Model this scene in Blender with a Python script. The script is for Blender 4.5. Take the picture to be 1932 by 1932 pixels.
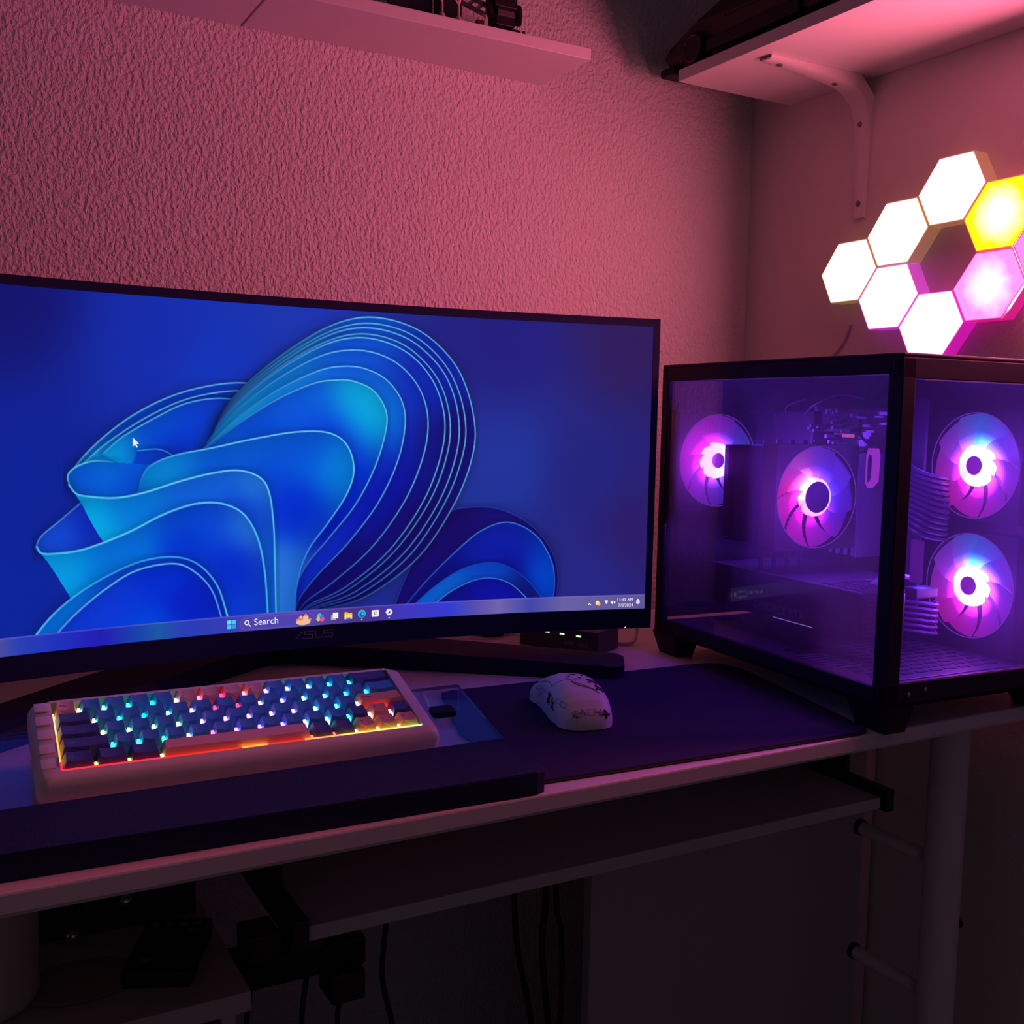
import bpy, bmesh, math, random, json
import numpy as np
from mathutils import Vector, Matrix
random.seed(7)
for _o in list(bpy.data.objects): bpy.data.objects.remove(_o)
S = bpy.context.scene; C = S.collection
sin, cos, pi = math.sin, math.cos, math.pi
ZC = 1.04          # camera height; desk top is at 0.74
DT = 0.74
# ------------------------------------------------------------ camera
def cam_setup():
    yaw, pitch, roll = .5123, .0932, -.02094
    cy, sy, cp, sp = cos(yaw), sin(yaw), cos(pitch), sin(pitch)
    f = Vector((sy*cp, cy*cp, -sp)); r = Vector((cy, -sy, 0)); d = f.cross(r)
    r2 = cos(roll)*r + sin(roll)*d; d2 = -sin(roll)*r + cos(roll)*d
    cd = bpy.data.cameras.new('camera'); co = bpy.data.objects.new('camera', cd); C.objects.link(co)
    m = Matrix((( r2.x, -d2.x, -f.x, 0), (r2.y, -d2.y, -f.y, 0), (r2.z, -d2.z, -f.z, ZC), (0, 0, 0, 1)))
    co.matrix_world = m; cd.sensor_width = 36; cd.lens = 2000.3/1932*36; cd.clip_start = .02
    S.camera = co
cam_setup()
# ------------------------------------------------------------ world, exposure
w = bpy.data.worlds.new('world'); S.world = w; w.use_nodes = True
w.node_tree.nodes['Background'].inputs[0].default_value = (.34, .325, .44, 1)
w.node_tree.nodes['Background'].inputs[1].default_value = .100
S.view_settings.view_transform = 'Standard'; S.view_settings.look = 'None'
S.view_settings.exposure = 0; S.view_settings.gamma = 1; S.view_settings.use_curve_mapping = False
# added out-of-view light to brighten the back wall, standing in for more honeycomb lamps
def big_light(loc, rot, size, sy, col, e):
    l = bpy.data.lights.new('added_honeycomb_fill', 'AREA'); l.shape = 'RECTANGLE'; l.size = size; l.size_y = sy; l.color = col; l.energy = e
    o = bpy.data.objects.new('added_honeycomb_fill', l); C.objects.link(o); o.location = loc; o.rotation_euler = rot
big_light((1.165, .70, 1.285), (math.radians(87), 0, math.radians(90)), .30, .22, (1.0, .150, .28), 7.8)
# ------------------------------------------------------------ materials
def lin(c):
    return tuple((x/255/12.92 if x/255 <= .04045 else ((x/255+.055)/1.055)**2.4) for x in c)
MATS = {}
def mat(name, col=(.5,.5,.5), rough=.5, metal=0., em=None, es=0., bump=0, bscale=100, noise=.06, spec=.5, nscale=30):
    if name in MATS: return MATS[name]
    m = bpy.data.materials.new(name); m.use_nodes = True; nt = m.node_tree; b = nt.nodes['Principled BSDF']
    b.inputs['Roughness'].default_value = rough; b.inputs['Metallic'].default_value = metal
    b.inputs['Specular IOR Level'].default_value = spec
    tc = nt.nodes.new('ShaderNodeTexCoord')
    if noise:
        n = nt.nodes.new('ShaderNodeTexNoise'); n.inputs['Scale'].default_value = nscale; n.inputs['Detail'].default_value = 4
        nt.links.new(tc.outputs['Object'], n.inputs['Vector'])
        mx = nt.nodes.new('ShaderNodeMix'); mx.data_type = 'RGBA'
        mx.inputs[6].default_value = (*[c*(1-noise) for c in col], 1); mx.inputs[7].default_value = (*[min(1, c*(1+noise)) for c in col], 1)
        nt.links.new(n.outputs['Fac'], mx.inputs[0]); nt.links.new(mx.outputs[2], b.inputs['Base Color'])
    else: b.inputs['Base Color'].default_value = (*col, 1)
    if em: b.inputs['Emission Color'].default_value = (*em, 1); b.inputs['Emission Strength'].default_value = es
    if bump:
        n2 = nt.nodes.new('ShaderNodeTexNoise'); n2.inputs['Scale'].default_value = bscale; n2.inputs['Detail'].default_value = 2
        nt.links.new(tc.outputs['Object'], n2.inputs['Vector'])
        bp = nt.nodes.new('ShaderNodeBump'); bp.inputs['Strength'].default_value = bump; bp.inputs['Distance'].default_value = .001
        nt.links.new(n2.outputs['Fac'], bp.inputs['Height']); nt.links.new(bp.outputs[0], b.inputs['Normal'])
    MATS[name] = m; return m
def emit(name, col, st=1.):
    if name in MATS: return MATS[name]
    m = bpy.data.materials.new(name); m.use_nodes = True; nt = m.node_tree; nt.nodes.clear()
    e = nt.nodes.new('ShaderNodeEmission'); e.inputs[0].default_value = (*col, 1); e.inputs[1].default_value = st
    o = nt.nodes.new('ShaderNodeOutputMaterial'); nt.links.new(e.outputs[0], o.inputs[0]); MATS[name] = m; return m
def emit_attr(name, st=1., trans=0.):
    m = bpy.data.materials.new(name); m.use_nodes = True; nt = m.node_tree; nt.nodes.clear()
    a = nt.nodes.new('ShaderNodeAttribute'); a.attribute_name = 'glow'
    e = nt.nodes.new('ShaderNodeEmission'); e.inputs[1].default_value = st; nt.links.new(a.outputs['Color'], e.inputs[0])
    o = nt.nodes.new('ShaderNodeOutputMaterial')
    g = nt.nodes.new('ShaderNodeBsdfGlossy'); g.inputs['Roughness'].default_value = .35; g.inputs[0].default_value = (.03,.03,.03,1)
    ad = nt.nodes.new('ShaderNodeAddShader'); nt.links.new(e.outputs[0], ad.inputs[0]); nt.links.new(g.outputs[0], ad.inputs[1])
    nt.links.new(ad.outputs[0], o.inputs[0]); MATS[name] = m; return m
def glassy(name, tint=(1,1,1), gl=.06, rough=.02, edge=.5, haze=0.):
    m = bpy.data.materials.new(name); m.use_nodes = True; nt = m.node_tree; nt.nodes.clear()
    t = nt.nodes.new('ShaderNodeBsdfTransparent'); t.inputs[0].default_value = (*tint, 1)
    g = nt.nodes.new('ShaderNodeBsdfGlossy'); g.inputs['Roughness'].default_value = rough; g.inputs[0].default_value = (1,1,1,1)
    lw = nt.nodes.new('ShaderNodeLayerWeight'); lw.inputs[0].default_value = .2
    mp = nt.nodes.new('ShaderNodeMapRange'); mp.inputs[3].default_value = gl; mp.inputs[4].default_value = edge
    nt.links.new(lw.outputs['Fresnel'], mp.inputs[0])
    mx = nt.nodes.new('ShaderNodeMixShader'); nt.links.new(mp.outputs[0], mx.inputs[0]); nt.links.new(t.outputs[0], mx.inputs[1]); nt.links.new(g.outputs[0], mx.inputs[2])
    o = nt.nodes.new('ShaderNodeOutputMaterial'); out = mx
    if haze:      # imitated haze: a translucent share veils what lies behind the pane
        tr = nt.nodes.new('ShaderNodeBsdfTranslucent'); tr.inputs[0].default_value = (.9,.85,.95,1)
        m2 = nt.nodes.new('ShaderNodeMixShader'); m2.inputs[0].default_value = haze
        nt.links.new(mx.outputs[0], m2.inputs[1]); nt.links.new(tr.outputs[0], m2.inputs[2]); out = m2
    nt.links.new(out.outputs[0], o.inputs[0]); MATS[name] = m; return m
# ------------------------------------------------------------ mesh builder
class MB:
    def __init__(s): s.v = []; s.f = []; s.mi = []; s.m = 0
    def add(s, vs, fs):
        o = len(s.v); s.v += [tuple(v) for v in vs]; s.f += [tuple(i+o for i in f) for f in fs]; s.mi += [s.m]*len(fs); return s
    def box(s, x0, x1, y0, y1, z0, z1, M=None):
        vs = [Vector((x, y, z)) for z in (z0, z1) for y in (y0, y1) for x in (x0, x1)]
        if M: vs = [M @ v for v in vs]
        return s.add(vs, [(0,2,3,1),(4,5,7,6),(0,1,5,4),(2,6,7,3),(0,4,6,2),(1,3,7,5)])
    def bbox(s, x0, x1, y0, y1, z0, z1, r=.002, M=None):   # box with chamfered edges
        r = min(r, (x1-x0)*.45, (y1-y0)*.45, (z1-z0)*.45); bm = bmesh.new()
        bmesh.ops.create_cube(bm, size=1)
        for v in bm.verts: v.co = Vector((x0+(v.co.x+.5)*(x1-x0), y0+(v.co.y+.5)*(y1-y0), z0+(v.co.z+.5)*(z1-z0)))
        bmesh.ops.bevel(bm, geom=list(bm.edges), offset=r, segments=2, affect='EDGES', profile=.6)
        vs = [(M @ v.co if M else v.co.copy()) for v in bm.verts]; bm.verts.index_update()
        fs = [[v.index for v in f.verts] for f in bm.faces]; bm.free(); return s.add(vs, fs)
    def prism(s, poly, z0, z1, M=None, inset=0, iz=0):       # polygon in x, y; optional chamfer at top
        n = len(poly); cx = sum(p[0] for p in poly)/n; cy = sum(p[1] for p in poly)/n
        loops = [[(x, y, z0) for x, y in poly]]
        if inset:
            loops.append([(x, y, z1-(iz or inset)) for x, y in poly])
            def sh(x, y):
                d = math.hypot(x-cx, y-cy) or 1; return (x-(x-cx)/d*inset, y-(y-cy)/d*inset, z1)
            loops.append([sh(x, y) for x, y in poly])
        else: loops.append([(x, y, z1) for x, y in poly])
        vs = [Vector(p) for l in loops for p in l]
        if M: vs = [M @ v for v in vs]
        fs = [tuple(range(n-1, -1, -1)), tuple(range((len(loops)-1)*n, len(loops)*n))]
        for k in range(len(loops)-1):
            for i in range(n): j = (i+1) % n; fs.append((k*n+i, k*n+j, (k+1)*n+j, (k+1)*n+i))
        return s.add(vs, fs)
    def tube(s, pts, r, n=8, cap=True):
        pts = [Vector(p) for p in pts]; rs = r if isinstance(r, (list, tuple)) else [r]*len(pts); vs = []; fs = []
        up = None
        for i, p in enumerate(pts):
            t = (pts[min(i+1, len(pts)-1)] - pts[max(i-1, 0)]).normalized()
            if up is None: up = Vector((0,0,1)) if abs(t.z) < .9 else Vector((1,0,0))
            a = t.cross(up).normalized(); b = a.cross(t).normalized(); up = b
            vs += [p + rs[i]*(cos(2*pi*k/n)*a + sin(2*pi*k/n)*b) for k in range(n)]
        for i in range(len(pts)-1):
            for k in range(n): l = (k+1) % n; fs.append((i*n+k, i*n+l, (i+1)*n+l, (i+1)*n+k))
        if cap: fs += [tuple(range(n-1, -1, -1)), tuple(range((len(pts)-1)*n, len(pts)*n))]
        return s.add(vs, fs)
    def lathe(s, prof, n=24, M=None):                       # prof: (r, z) list, around z
        vs = []; fs = []
        for r, z in prof: vs += [Vector((r*cos(2*pi*k/n), r*sin(2*pi*k/n), z)) for k in range(n)]
        if M: vs = [M @ v for v in vs]
        for i in range(len(prof)-1):
            for k in range(n): l = (k+1) % n; fs.append((i*n+k, i*n+l, (i+1)*n+l, (i+1)*n+k))
        closed = prof[0] == prof[-1]
        if prof[0][0] > 1e-6 and not closed: fs.append(tuple(range(n-1, -1, -1)))
        if prof[-1][0] > 1e-6 and not closed: fs.append(tuple(range((len(prof)-1)*n, len(prof)*n)))
        return s.add(vs, fs)
    def build(s, name, mats, parent=None, M=None, smooth=False, loc=None, label=None, flip=False):
        me = bpy.data.meshes.new(name); vs = [M @ Vector(v) for v in s.v] if M else s.v
        me.from_pydata([tuple(v) for v in vs], [], s.f); me.update()
        bm = bmesh.new(); bm.from_mesh(me); bmesh.ops.recalc_face_normals(bm, faces=bm.faces); bm.to_mesh(me); bm.free()
        for m in (mats if isinstance(mats, (list, tuple)) else [mats]): me.materials.append(m)
        if any(s.mi): me.polygons.foreach_set('material_index', s.mi)
        o = bpy.data.objects.new(name, me); C.objects.link(o)
        if parent: o.parent = parent
        if loc: o.location = loc
        if smooth:
            try:
                me.shade_smooth() if hasattr(me, 'shade_smooth') else None
                me.set_sharp_from_angle(angle=math.radians(40))
            except Exception: pass
        if label: o['label'] = label
        return o
def thing(name, label, cat, loc=(0,0,0), rotz=0, group=None):
    o = bpy.data.objects.new(name, None); C.objects.link(o); o.location = loc; o.rotation_euler = (0, 0, rotz)
    o.empty_display_size = .05; return tag(o, label, cat, group)
def tag(o, label, cat, group=None):
    o['label'] = label; o['category'] = cat
    if group: o['group'] = group
    return o
def struct(o): o['kind'] = 'structure'; return o
def B(x0, x1, y0, y1, z0, z1, r=.002): return MB().bbox(x0, x1, y0, y1, z0, z1, r)
def rrect(x0, x1, y0, y1, r, n=6):
    p = []
    for cx, cy, a in ((x1-r, y0+r, -90), (x1-r, y1-r, 0), (x0+r, y1-r, 90), (x0+r, y0+r, 180)):
        for k in range(n+1): t = math.radians(a+90*k/n); p.append((cx+r*cos(t), cy+r*sin(t)))
    return p
def spline(pts, n=8):
    P = [np.array(p, float) for p in pts]; P = [2*P[0]-P[1]]+P+[2*P[-1]-P[-2]]; out = []
    for i in range(1, len(P)-2):
        for k in range(n):
            t = k/n; out.append(.5*((2*P[i])+(-P[i-1]+P[i+1])*t+(2*P[i-1]-5*P[i]+4*P[i+1]-P[i+2])*t*t+(-P[i-1]+3*P[i]-3*P[i+1]+P[i+2])*t**3))
    out.append(P[-2]); return out
def text_mesh(body, size, align='LEFT'):
    cu = bpy.data.curves.new('t', 'FONT'); cu.body = body; cu.size = size; cu.align_x = align; cu.resolution_u = 3
    ob = bpy.data.objects.new('t', cu); C.objects.link(ob); bpy.context.view_layer.update()
    me = ob.evaluated_get(bpy.context.evaluated_depsgraph_get()).to_mesh()
    vs = [(v.co.x, v.co.y) for v in me.vertices]; fs = [tuple(p.vertices) for p in me.polygons]
    bpy.data.objects.remove(ob); bpy.data.curves.remove(cu); return vs, fs
def glow_light(name, parent, loc, col, energy, r=.01):
    l = bpy.data.lights.new(name, 'POINT'); l.color = col; l.energy = energy; l.shadow_soft_size = r
    o = bpy.data.objects.new(name, l); C.objects.link(o); o.parent = parent; o.location = loc; return o
# ------------------------------------------------------------ shared materials
def wall_material():
    m = mat('wall_paint', (.74,.70,.70), rough=.62, noise=.03); nt = m.node_tree; b = nt.nodes['Principled BSDF']
    tc = nt.nodes.new('ShaderNodeTexCoord'); n = nt.nodes.new('ShaderNodeTexNoise'); n.inputs['Scale'].default_value = 205; n.inputs['Detail'].default_value = 3.0; n.inputs['Roughness'].default_value = .55
    mpp = nt.nodes.new('ShaderNodeMapping'); mpp.inputs['Scale'].default_value = (1, 1, .72)
    nt.links.new(tc.outputs['Object'], mpp.inputs[0]); nt.links.new(mpp.outputs[0], n.inputs['Vector'])
    r = nt.nodes.new('ShaderNodeMapRange'); r.inputs[1].default_value = .34; r.inputs[2].default_value = .66; nt.links.new(n.outputs['Fac'], r.inputs[0])
    bp = nt.nodes.new('ShaderNodeBump'); bp.inputs['Strength'].default_value = .85; bp.inputs['Distance'].default_value = .0024
    nt.links.new(r.outputs[0], bp.inputs['Height']); nt.links.new(bp.outputs[0], b.inputs['Normal']); return m
WALL = wall_material()
WALL2 = mat('smoother_wall_paint', (.72,.68,.64), rough=.6, noise=.04, bump=.7, bscale=170)
WHITE = mat('white_laminate', (.78,.74,.74), rough=.38, noise=.03)
WHITEM = mat('white_powder_metal', (.76,.72,.71), rough=.4)
BLK = mat('black_plastic', (.010,.010,.022), rough=.5, spec=.3)
BLKM = mat('black_steel', (.020,.018,.026), rough=.38, metal=.0)
DARK = mat('dark_board', (.018,.016,.028), rough=.5)
CHR = mat('chrome', (.7,.7,.72), rough=.12, metal=1, noise=0)
CLOTHB = mat('black_cloth', (.040,.030,.090), rough=.9, spec=.2, bump=.6, bscale=900)
# ------------------------------------------------------------ the room
YW, XR = 1.35, 1.19
struct(MB().box(-1.6, XR+.1, YW, YW+.1, 0, 2.4).build('wall_back', WALL))
struct(MB().box(XR, XR+.1, -1.8, YW, 0, 2.4).build('wall_right', WALL2))
struct(MB().box(-1.6, XR+.1, -1.8, YW+.1, -.05, 0).build('floor', mat('dark_carpet', (.16,.12,.11), rough=.95, bump=1, bscale=300)))
struct(MB().box(-1.6, XR+.1, -1.8, YW+.1, 2.4, 2.45).build('ceiling', mat('ceiling_paint', (.6,.58,.56), rough=.8)))
# ------------------------------------------------------------ desk
def make_desk():
    d = thing('desk', 'long white desk with a rounded front edge, carrying the monitor and computer', 'desk', (0, 0, 0))
    prof = []
    x0, x1, y0, y1, z0, z1 = -.75, 1.165, .6955, 1.31, DT-.0165, DT
    pr = [(y0, z0+.003), (y0+.002, z0), (y1, z0), (y1, z1), (y0+.0018, z1), (y0+.0005, z1-.0007), (y0, z1-.002)]
    mb = MB(); n = len(pr); vs = [(x, y, z) for x in (x0, x1) for y, z in pr]
    mb.add(vs, [tuple(range(n)), tuple(range(2*n-1, n-1, -1))]+[(i, (i+1) % n, n+(i+1) % n, n+i) for i in range(n)])
    mb.build('desk_top', WHITE, d)
    MB().tube([(1.054, .808, 0.0), (1.054, .808, z0)], .0218, 20).build('leg', WHITEM, d, smooth=True)
    MB().tube([(1.05, 1.255, 0.0), (1.05, 1.255, z0)], .020, 16).build('leg', WHITEM, d, smooth=True)
    MB().tube([(-.62, .80, 0.0), (-.62, .80, z0)], .027, 16).build('leg', WHITEM, d, smooth=True)
    MB().tube([(-.62, 1.25, 0.0), (-.62, 1.25, z0)], .027, 16).build('leg', WHITEM, d, smooth=True)
    for z in (-.523, -.690):
        r = MB().tube([(1.05, .835, ZC+z), (1.05, .928, ZC+z)], .0085, 12).build('crossbar', WHITEM, d, smooth=True)
        MB().tube([(1.05, .928, ZC+z), (1.05, .934, ZC+z)], .0105, 12).build('end_cap', BLK, r)
    for z in (-.60, -.75): MB().lathe([(.0, 0), (.006, .001), (.006, .004), (.0, .006)], 12, Matrix.Translation((1.054+.0210, .800, ZC+z)) @ Matrix.Rotation(pi/2, 4, 'Y')).build('bolt', BLK, d)
    t = B(.268, .932, .800, 1.005, ZC-.4335, ZC-.4205, .0015).build('keyboard_tray', mat('tray_laminate', (.62,.56,.56), rough=.5), d)
    for x in (.255, .936):
        mb = MB().bbox(x, x+.012, .795, 1.03, ZC-.437, ZC-.412, .001).bbox(x+.002, x+.010, .86, 1.03, ZC-.412, z0, .001)
        mb.build('slide_rail', BLKM, d)
    B(.70, 1.183, 1.028, 1.044, .06, z0-.001, .001).build('back_panel', mat('panel_laminate', (.50,.47,.46), rough=.6), d)
make_desk()
# ------------------------------------------------------------ shelves
def make_back_shelves():
    z0, z1 = ZC+.4665, ZC+.4810
    a = B(.3635, .7915, 1.220, 1.3495, z0, z1, .0008).build('wall_shelf', WHITE)
    tag(a, 'long white wall shelf above the monitor, its free end near the corner', 'shelf', 'shelf boards over the monitor')
    b = B(-.35, .3605, 1.220, 1.3495, z0, z1, .0008).build('wall_shelf', WHITE)
    tag(b, 'white wall shelf board at the top left edge, cut by the frame', 'shelf', 'shelf boards over the monitor')
make_back_shelves()
def make_right_shelf():
    s = B(.972, 1.1895, -.1, 1.266, ZC+.4800, ZC+.4965, .0008).build('wall_shelf', WHITE)
    tag(s, 'wide white wall shelf on the right wall above the hexagonal lights', 'shelf')
    b = thing('shelf_bracket', 'white curved metal bracket holding the right wall shelf', 'bracket', (0, 0, 0))
    # profile in (out from the wall, height), inner and outer line
    zt = ZC+.480; yc = 1.115; wd = .0145
    outer = [(0, -.192), (0, 0), (.192, 0)]
    path = [(.0035, -.192), (.0035, -.15), (.0045, -.10), (.010, -.05), (.022, -.028), (.045, -.016), (.09, -.010), (.14, -.006), (.190, -.0035)]
    path = spline(path, 6)
    mb = MB(); n = len(path)
    # flange strip that follows the curve, with thickness, and a web filling to the wall and board
    def P(u, h, y): return (XR-u, y, zt+h)
    vs = []; fs = []
    for i, p in enumerate(path):
        t = (path[min(i+1, n-1)]-path[max(i-1, 0)]); t = t/np.linalg.norm(t); nn = np.array([-t[1], t[0]])*(-1)
        k = i/(n-1); wv = wd*(.62+.5*min(1, k*1.6)) if k < .5 else wd*(1.12-.35*(k-.5)*2)
        q = p-nn*.0
        q2 = p+nn*.0022
        vs += [P(*q, yc-wv), P(*q, yc+wv), P(*q2, yc+wv*.72), P(*q2, yc-wv*.72)]
    for i in range(n-1):
        for a_, b_ in ((0,1),(1,2),(2,3),(3,0)): fs.append((4*i+a_, 4*i+b_, 4*i+4+b_, 4*i+4+a_))
    fs += [(0,1,2,3), tuple(4*(n-1)+k for k in (3,2,1,0))]
    mb.add(vs, fs)
    for s_ in (-1, 1):            # side walls
        pv = []
        for i, p in enumerate(path):
            k = i/(n-1); wv = wd*(.62+.5*min(1, k*1.6)) if k < .5 else wd*(1.12-.35*(k-.5)*2)
            if p[0] < -p[1]: qw = (0.0, p[1])
            else: qw = (p[0], -.0002)
            pv += [P(*p, yc+s_*wv), P(*qw, yc+s_*wv)]
        mb.add(pv, [(2*i, 2*i+1, 2*i+3, 2*i+2) for i in range(n-1)])
    mb.build('bracket_arm', WHITEM, b, smooth=True)
    for (u, h, ax) in ((.0062, -.062*1.0, 0), (.0062, -.172, 0), (.165, -.0055, 1), (.062, -.0135, 1)):
        if ax == 0: M = Matrix.Translation(P(u+(.0035 if h > -.1 else 0), h, yc)) @ Matrix.Rotation(-pi/2, 4, 'Y')
        else: M = Matrix.Translation(P(u, h-.002, yc)) @ Matrix.Rotation(pi, 4, 'X')
        MB().lathe([(.0042, -.001), (.0042, .0006), (.003, .0013), (.0012, .0008), (0, .0006)], 14, M).build('screw', mat('screw_steel', (.25,.2,.2), rough=.35, metal=.8), b)
make_right_shelf()
# ------------------------------------------------------------ hexagonal wall lights
def make_hexes():
    # wall lattice (y, height above desk)
    v1 = np.array([-.0836, .0434]); v2 = np.array([-.0733, -.0420]); o = np.array([1.1092, .2105])
    cells = [ # (i, j, colour, strength, spots, label)
     (0,0,(1.0,.29,.26),4.6,0,'white-glowing hexagonal wall light, leftmost of the honeycomb'),
     (1,0,(1.0,.29,.26),4.6,0,'white-glowing hexagonal wall light, second down the upper left edge of the honeycomb'),
     (2,0,(1.0,.29,.26),4.6,0,'white-glowing hexagonal wall light at the very top of the honeycomb'),
     (2,1,(1.0,.62,.006),1.8,1,'bright yellow hexagonal wall light'),
     (0,1,(1.0,.28,.40),4.4,0,'white-glowing hexagonal wall light, right below the leftmost one'),
     (0,2,(1.0,.27,.60),4.2,0,'white-glowing hexagonal wall light whose foot dips behind the computer case'),
     (1,2,(1.0,.24,.80),1.5,2,'pink hexagonal wall light with pale blotches, below the yellow one'),
     (2,2,(1.0,.20,.75),1.5,2,'pink hexagonal wall light cut off by the right picture edge'),
    ]
    R = .050; th = .0275
    N = [v1, v2, v2-v1, -v1, -v2, v1-v2]; CN = [(N[k]+N[(k+1) % 6])/3/R for k in range(6)]
    HG = {(0,0): (.30,.24,.02), (1,0): (.34,.24,.02), (2,0): (.42,.22,.02), (2,1): (.85,.10,.03), (0,1): (.55,.03,.60), (0,2): (.80,.0,.55), (1,2): (.85,.0,.30), (2,2): (.9,.0,.2)}
    for i, j, col, st, sp, lab in cells:
        y, z = o+i*v1+j*v2
        root = thing('hexagon_wall_light', lab, 'wall light', (XR, y, ZC+z), 0, 'hexagonal honeycomb wall lights')
        # hexagon in (y, z): corners; local frame -x is out of the wall
        def ring(r, x): return [Vector((x, r*CN[k][0], r*CN[k][1])) for k in range(6)]
        mb = MB(); L = [ring(R*.988, -.0002), ring(R*.988, -th+.004), ring(R*.985, -th+.003)]
        vs = [v for l in L for v in l]
        mb.add(vs, [tuple(range(6)), tuple(range(12, 18))]+[(a*6+k, a*6+(k+1) % 6, a*6+6+(k+1) % 6, a*6+6+k) for a in range(2) for k in range(6)])
        sidecol = (1.0, .10*1, .25) if sp != 1 else (1., .06, .05)
        mb.build('housing', mat('lamp_housing_%d%d' % (i, j), (.7,.6,.62), rough=.4, em=HG[(i, j)], es=.35 if i+2*j < 3 and j == 0 else .6), root)
        m = bpy.data.materials.new('diffuser_%d%d' % (i, j)); m.use_nodes = True; nt = m.node_tree; nt.nodes.clear()
        tc = nt.nodes.new('ShaderNodeTexCoord'); ml = nt.nodes.new('ShaderNodeMapping'); ml.inputs['Scale'].default_value = (0, 1, 1)
        nt.links.new(tc.outputs['Object'], ml.inputs[0])
        ln = nt.nodes.new('ShaderNodeVectorMath'); ln.operation = 'LENGTH'; nt.links.new(ml.outputs[0], ln.inputs[0])
        rmp = nt.nodes.new('ShaderNodeValToRGB'); rmp.color_ramp.elements[0].position = .30; rmp.color_ramp.elements[1].position = 1.0
        mr = nt.nodes.new('ShaderNodeMapRange'); mr.inputs[2].default_value = R; nt.links.new(ln.outputs['Value'], mr.inputs[0])
        nt.links.new(mr.outputs[0], rmp.inputs[0])
        e = nt.nodes.new('ShaderNodeEmission'); e.inputs[1].default_value = st
        hot = {0: (col[0], col[1]*1.05, col[2]*1.05), 1: (1.0, .85, .60), 2: (1.0, .72, .95)}[sp]
        rmp.color_ramp.elements[0].color = (*hot, 1); rmp.color_ramp.elements[1].color = (*col, 1)
        if sp:
            rmp.color_ramp.elements[1].position = .78
            vo = nt.nodes.new('ShaderNodeTexNoise'); vo.inputs['Scale'].default_value = 55; nt.links.new(tc.outputs['Object'], vo.inputs['Vector'])
            ad = nt.nodes.new('ShaderNodeMath'); ad.operation = 'MULTIPLY_ADD'; ad.inputs[1].default_value = .5 if sp == 2 else .3; nt.links.new(vo.outputs['Fac'], ad.inputs[0])
            sb = nt.nodes.new('ShaderNodeMath'); sb.operation = 'ADD'; sb.inputs[1].default_value = -.22 if sp == 2 else -.12
            nt.links.new(mr.outputs[0], sb.inputs[0]); nt.links.new(sb.outputs[0], ad.inputs[2]); nt.links.new(ad.outputs[0], rmp.inputs[0])
        nt.links.new(rmp.outputs[0], e.inputs[0]); om = nt.nodes.new('ShaderNodeOutputMaterial'); nt.links.new(e.outputs[0], om.inputs[0])
        mb = MB(); L = [ring(R*.955, -th+.0032), ring(R*.955, -th+.0024), ring(R*.950, -th+.0022)]
        vs = [v for l in L for v in l]
        mb.add(vs, [tuple(range(6)), tuple(range(12, 18))]+[(a*6+k, a*6+(k+1) % 6, a*6+6+(k+1) % 6, a*6+6+k) for a in range(2) for k in range(6)])
        mb.build('diffuser', m, root)
make_hexes()
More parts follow.
